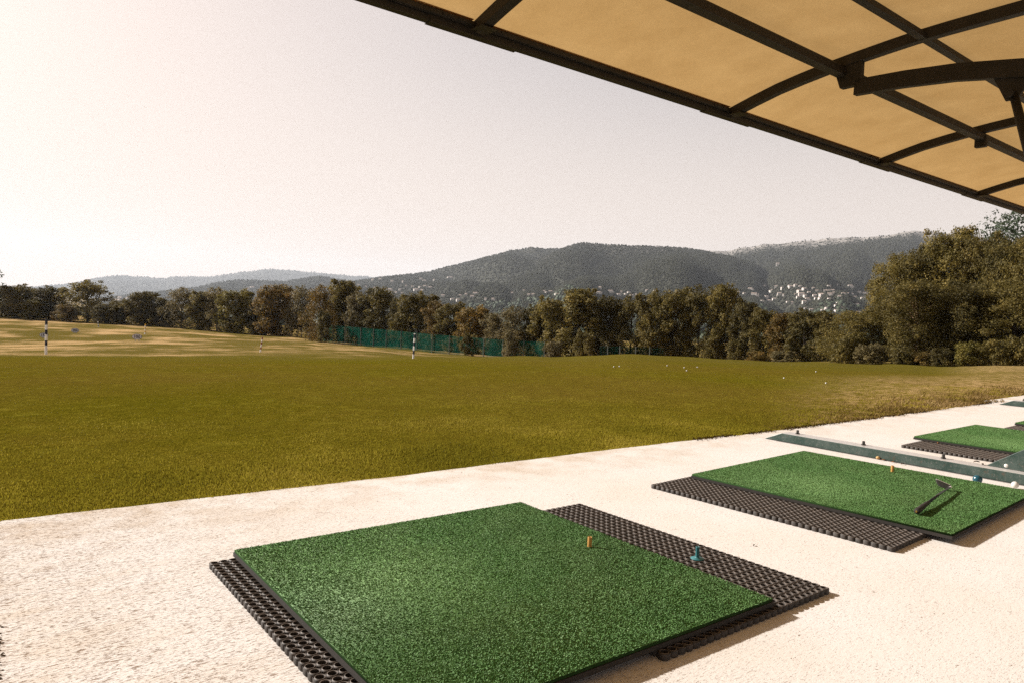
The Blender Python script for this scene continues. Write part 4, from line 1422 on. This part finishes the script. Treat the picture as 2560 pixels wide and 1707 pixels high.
for q in [(1488, 735), (1500, 725), (1496, 736), (1526, 733), (1553, 734), (1546, 741), (1571, 735), (1563, 741), (1578, 744), (1590, 740), (1602, 745), (1617, 730), (1600, 747), (1636, 731), (1376, 733), (1392, 741), (1840, 733), (1846, 734), (1860, 738), (1875, 726), (1885, 741)]:
    place_house(q[0], q[1], lm, 'pale houses above the middle trees', .95)
lk = 'pale house in the hazy valley at the far left behind the trees'
for q in [(272, 747), (284, 748), (300, 751), (318, 752), (455, 728), (478, 724), (490, 726), (505, 722), (530, 720), (380, 735), (400, 732), (642, 712), (655, 710), (663, 715), (630, 724), (620, 728), (700, 712), (710, 711), (292, 758), (310, 741)]:
    place_house(q[0], q[1], lk, 'pale houses in the far left valley', 1.25)

# ------------------------------------------------------------------ haze
hz = NT('haze')
pv = hz.n('ShaderNodeVolumePrincipled')
pv.inputs['Color'].default_value = (.82, .88, .97, 1)
pv.inputs['Density'].default_value = 4.6e-5
pv.inputs['Anisotropy'].default_value = .2
hz.l(pv.outputs[0], hz.out.inputs['Volume'])
b = MB().box((-14500, -14500, -60), (14500, 14500, 900))
tag(b.build('haze', hz.m), 'thin pale haze filling the valley', 'haze', None, 'stuff')

# ------------------------------------------------------------------ light
SUN_EL = math.radians(29.0)
sd = Vector((-.49, .872, 0)).normalized() * math.cos(SUN_EL) + Vector((0, 0, math.sin(SUN_EL)))
sl = bpy.data.lights.new('sun', 'SUN')
sl.energy = 4.7; sl.angle = math.radians(.5); sl.color = (1.0, .95, .885)
so = bpy.data.objects.new('sun', sl)
so.rotation_euler = (-sd).to_track_quat('-Z', 'Y').to_euler()
so.location = (0, 0, 60)
link(so)

w = bpy.data.worlds.new('World'); scene.world = w; w.use_nodes = True
nt = w.node_tree; nt.nodes.clear()
out = nt.nodes.new('ShaderNodeOutputWorld'); bg = nt.nodes.new('ShaderNodeBackground')
sky = nt.nodes.new('ShaderNodeTexSky'); sky.sky_type = 'NISHITA'; sky.sun_disc = False
sky.sun_elevation = SUN_EL; sky.sun_rotation = math.atan2(sd.x, sd.y)
sky.air_density = 1.0; sky.dust_density = 4.0; sky.ozone_density = .6; sky.altitude = 200
hs = nt.nodes.new('ShaderNodeHueSaturation'); hs.inputs['Saturation'].default_value = .5
mx = nt.nodes.new('ShaderNodeMix'); mx.data_type = 'RGBA'; mx.blend_type = 'MULTIPLY'
mx.inputs[0].default_value = 1.0
mx.inputs[7].default_value = (1.0, .945, .915, 1)
# the haze near the horizon whitens the sky; a gentle shoulder keeps the sky round the sun from burning out
def vm(op, a, b_):
    n_ = nt.nodes.new('ShaderNodeVectorMath'); n_.operation = op
    for k_, v_ in enumerate((a, b_)):
        if isinstance(v_, tuple): n_.inputs[k_].default_value = v_
        else: nt.links.new(v_, n_.inputs[k_])
    return n_.outputs[0]


nt.links.new(sky.outputs[0], hs.inputs['Color'])
KN = 5.0
pw = vm('POWER', hs.outputs[0], (1.4, 1.4, 1.4))
comp = vm('DIVIDE', vm('MULTIPLY', pw, (6.4, 6.4, 6.4)), vm('ADD', pw, (KN, KN, KN)))
tcw = nt.nodes.new('ShaderNodeTexCoord'); sp = nt.nodes.new('ShaderNodeSeparateXYZ')
nt.links.new(tcw.outputs['Generated'], sp.inputs[0])
rp = nt.nodes.new('ShaderNodeValToRGB'); nt.links.new(sp.outputs['Z'], rp.inputs['Fac'])
rp.color_ramp.interpolation = 'EASE'
rp.color_ramp.elements[0].position = 0.02; rp.color_ramp.elements[0].color = (.85, .85, .85, 1)
rp.color_ramp.elements[1].position = .36; rp.color_ramp.elements[1].color = (0, 0, 0, 1)
# horizon haze weakened away from the sun, unseen zenith dimmed, to cut fill light
dt = nt.nodes.new('ShaderNodeVectorMath'); dt.operation = 'DOT_PRODUCT'
nt.links.new(tcw.outputs['Generated'], dt.inputs[0]); dt.inputs[1].default_value = (sd.x, sd.y, 0)
r3 = nt.nodes.new('ShaderNodeMapRange'); nt.links.new(dt.outputs['Value'], r3.inputs['Value'])
r3.inputs['From Min'].default_value = -.8; r3.inputs['From Max'].default_value = -.4
m3 = nt.nodes.new('ShaderNodeMath'); m3.operation = 'MULTIPLY'
nt.links.new(rp.outputs[0], m3.inputs[0]); nt.links.new(r3.outputs[0], m3.inputs[1])
r4 = nt.nodes.new('ShaderNodeMapRange'); nt.links.new(sp.outputs['Z'], r4.inputs['Value'])
r4.inputs['From Min'].default_value = .50; r4.inputs['From Max'].default_value = .80
r4.inputs['To Min'].default_value = 1.0; r4.inputs['To Max'].default_value = .32
cv = nt.nodes.new('ShaderNodeVectorMath'); cv.operation = 'SCALE'
nt.links.new(comp, cv.inputs[0]); nt.links.new(r4.outputs[0], cv.inputs['Scale']); comp = cv.outputs[0]
mh = nt.nodes.new('ShaderNodeMix'); mh.data_type = 'RGBA'
nt.links.new(m3.outputs[0], mh.inputs[0]); nt.links.new(comp, mh.inputs[6]); mh.inputs[7].default_value = (4.7, 4.75, 4.75, 1)
nt.links.new(mh.outputs[2], mx.inputs[6])
mx.inputs[7].default_value = (1.07, .91, .815, 1)
nt.links.new(mx.outputs[2], bg.inputs['Color']); bg.inputs['Strength'].default_value = .09
nt.links.new(bg.outputs[0], out.inputs['Surface'])

# ------------------------------------------------------------------ camera & render settings
cd = bpy.data.cameras.new('camera'); cd.sensor_width = 36.0; cd.lens = F / 2560 * 36.0
cd.clip_start = .05; cd.clip_end = 60000
co = bpy.data.objects.new('camera', cd)
co.matrix_world = Matrix(((RT[0], UP[0], -FW[0], CAM[0]), (RT[1], UP[1], -FW[1], CAM[1]), (RT[2], UP[2], -FW[2], CAM[2]), (0, 0, 0, 1)))
link(co)
scene.camera = co
scene.view_settings.view_transform = 'Standard'; scene.view_settings.look = 'None'
scene.view_settings.exposure = 1.12; scene.view_settings.gamma = 1.0
scene.render.engine = 'CYCLES'
scene.cycles.use_denoising = False
scene.cycles.max_bounces = 8
scene.cycles.transparent_max_bounces = 12
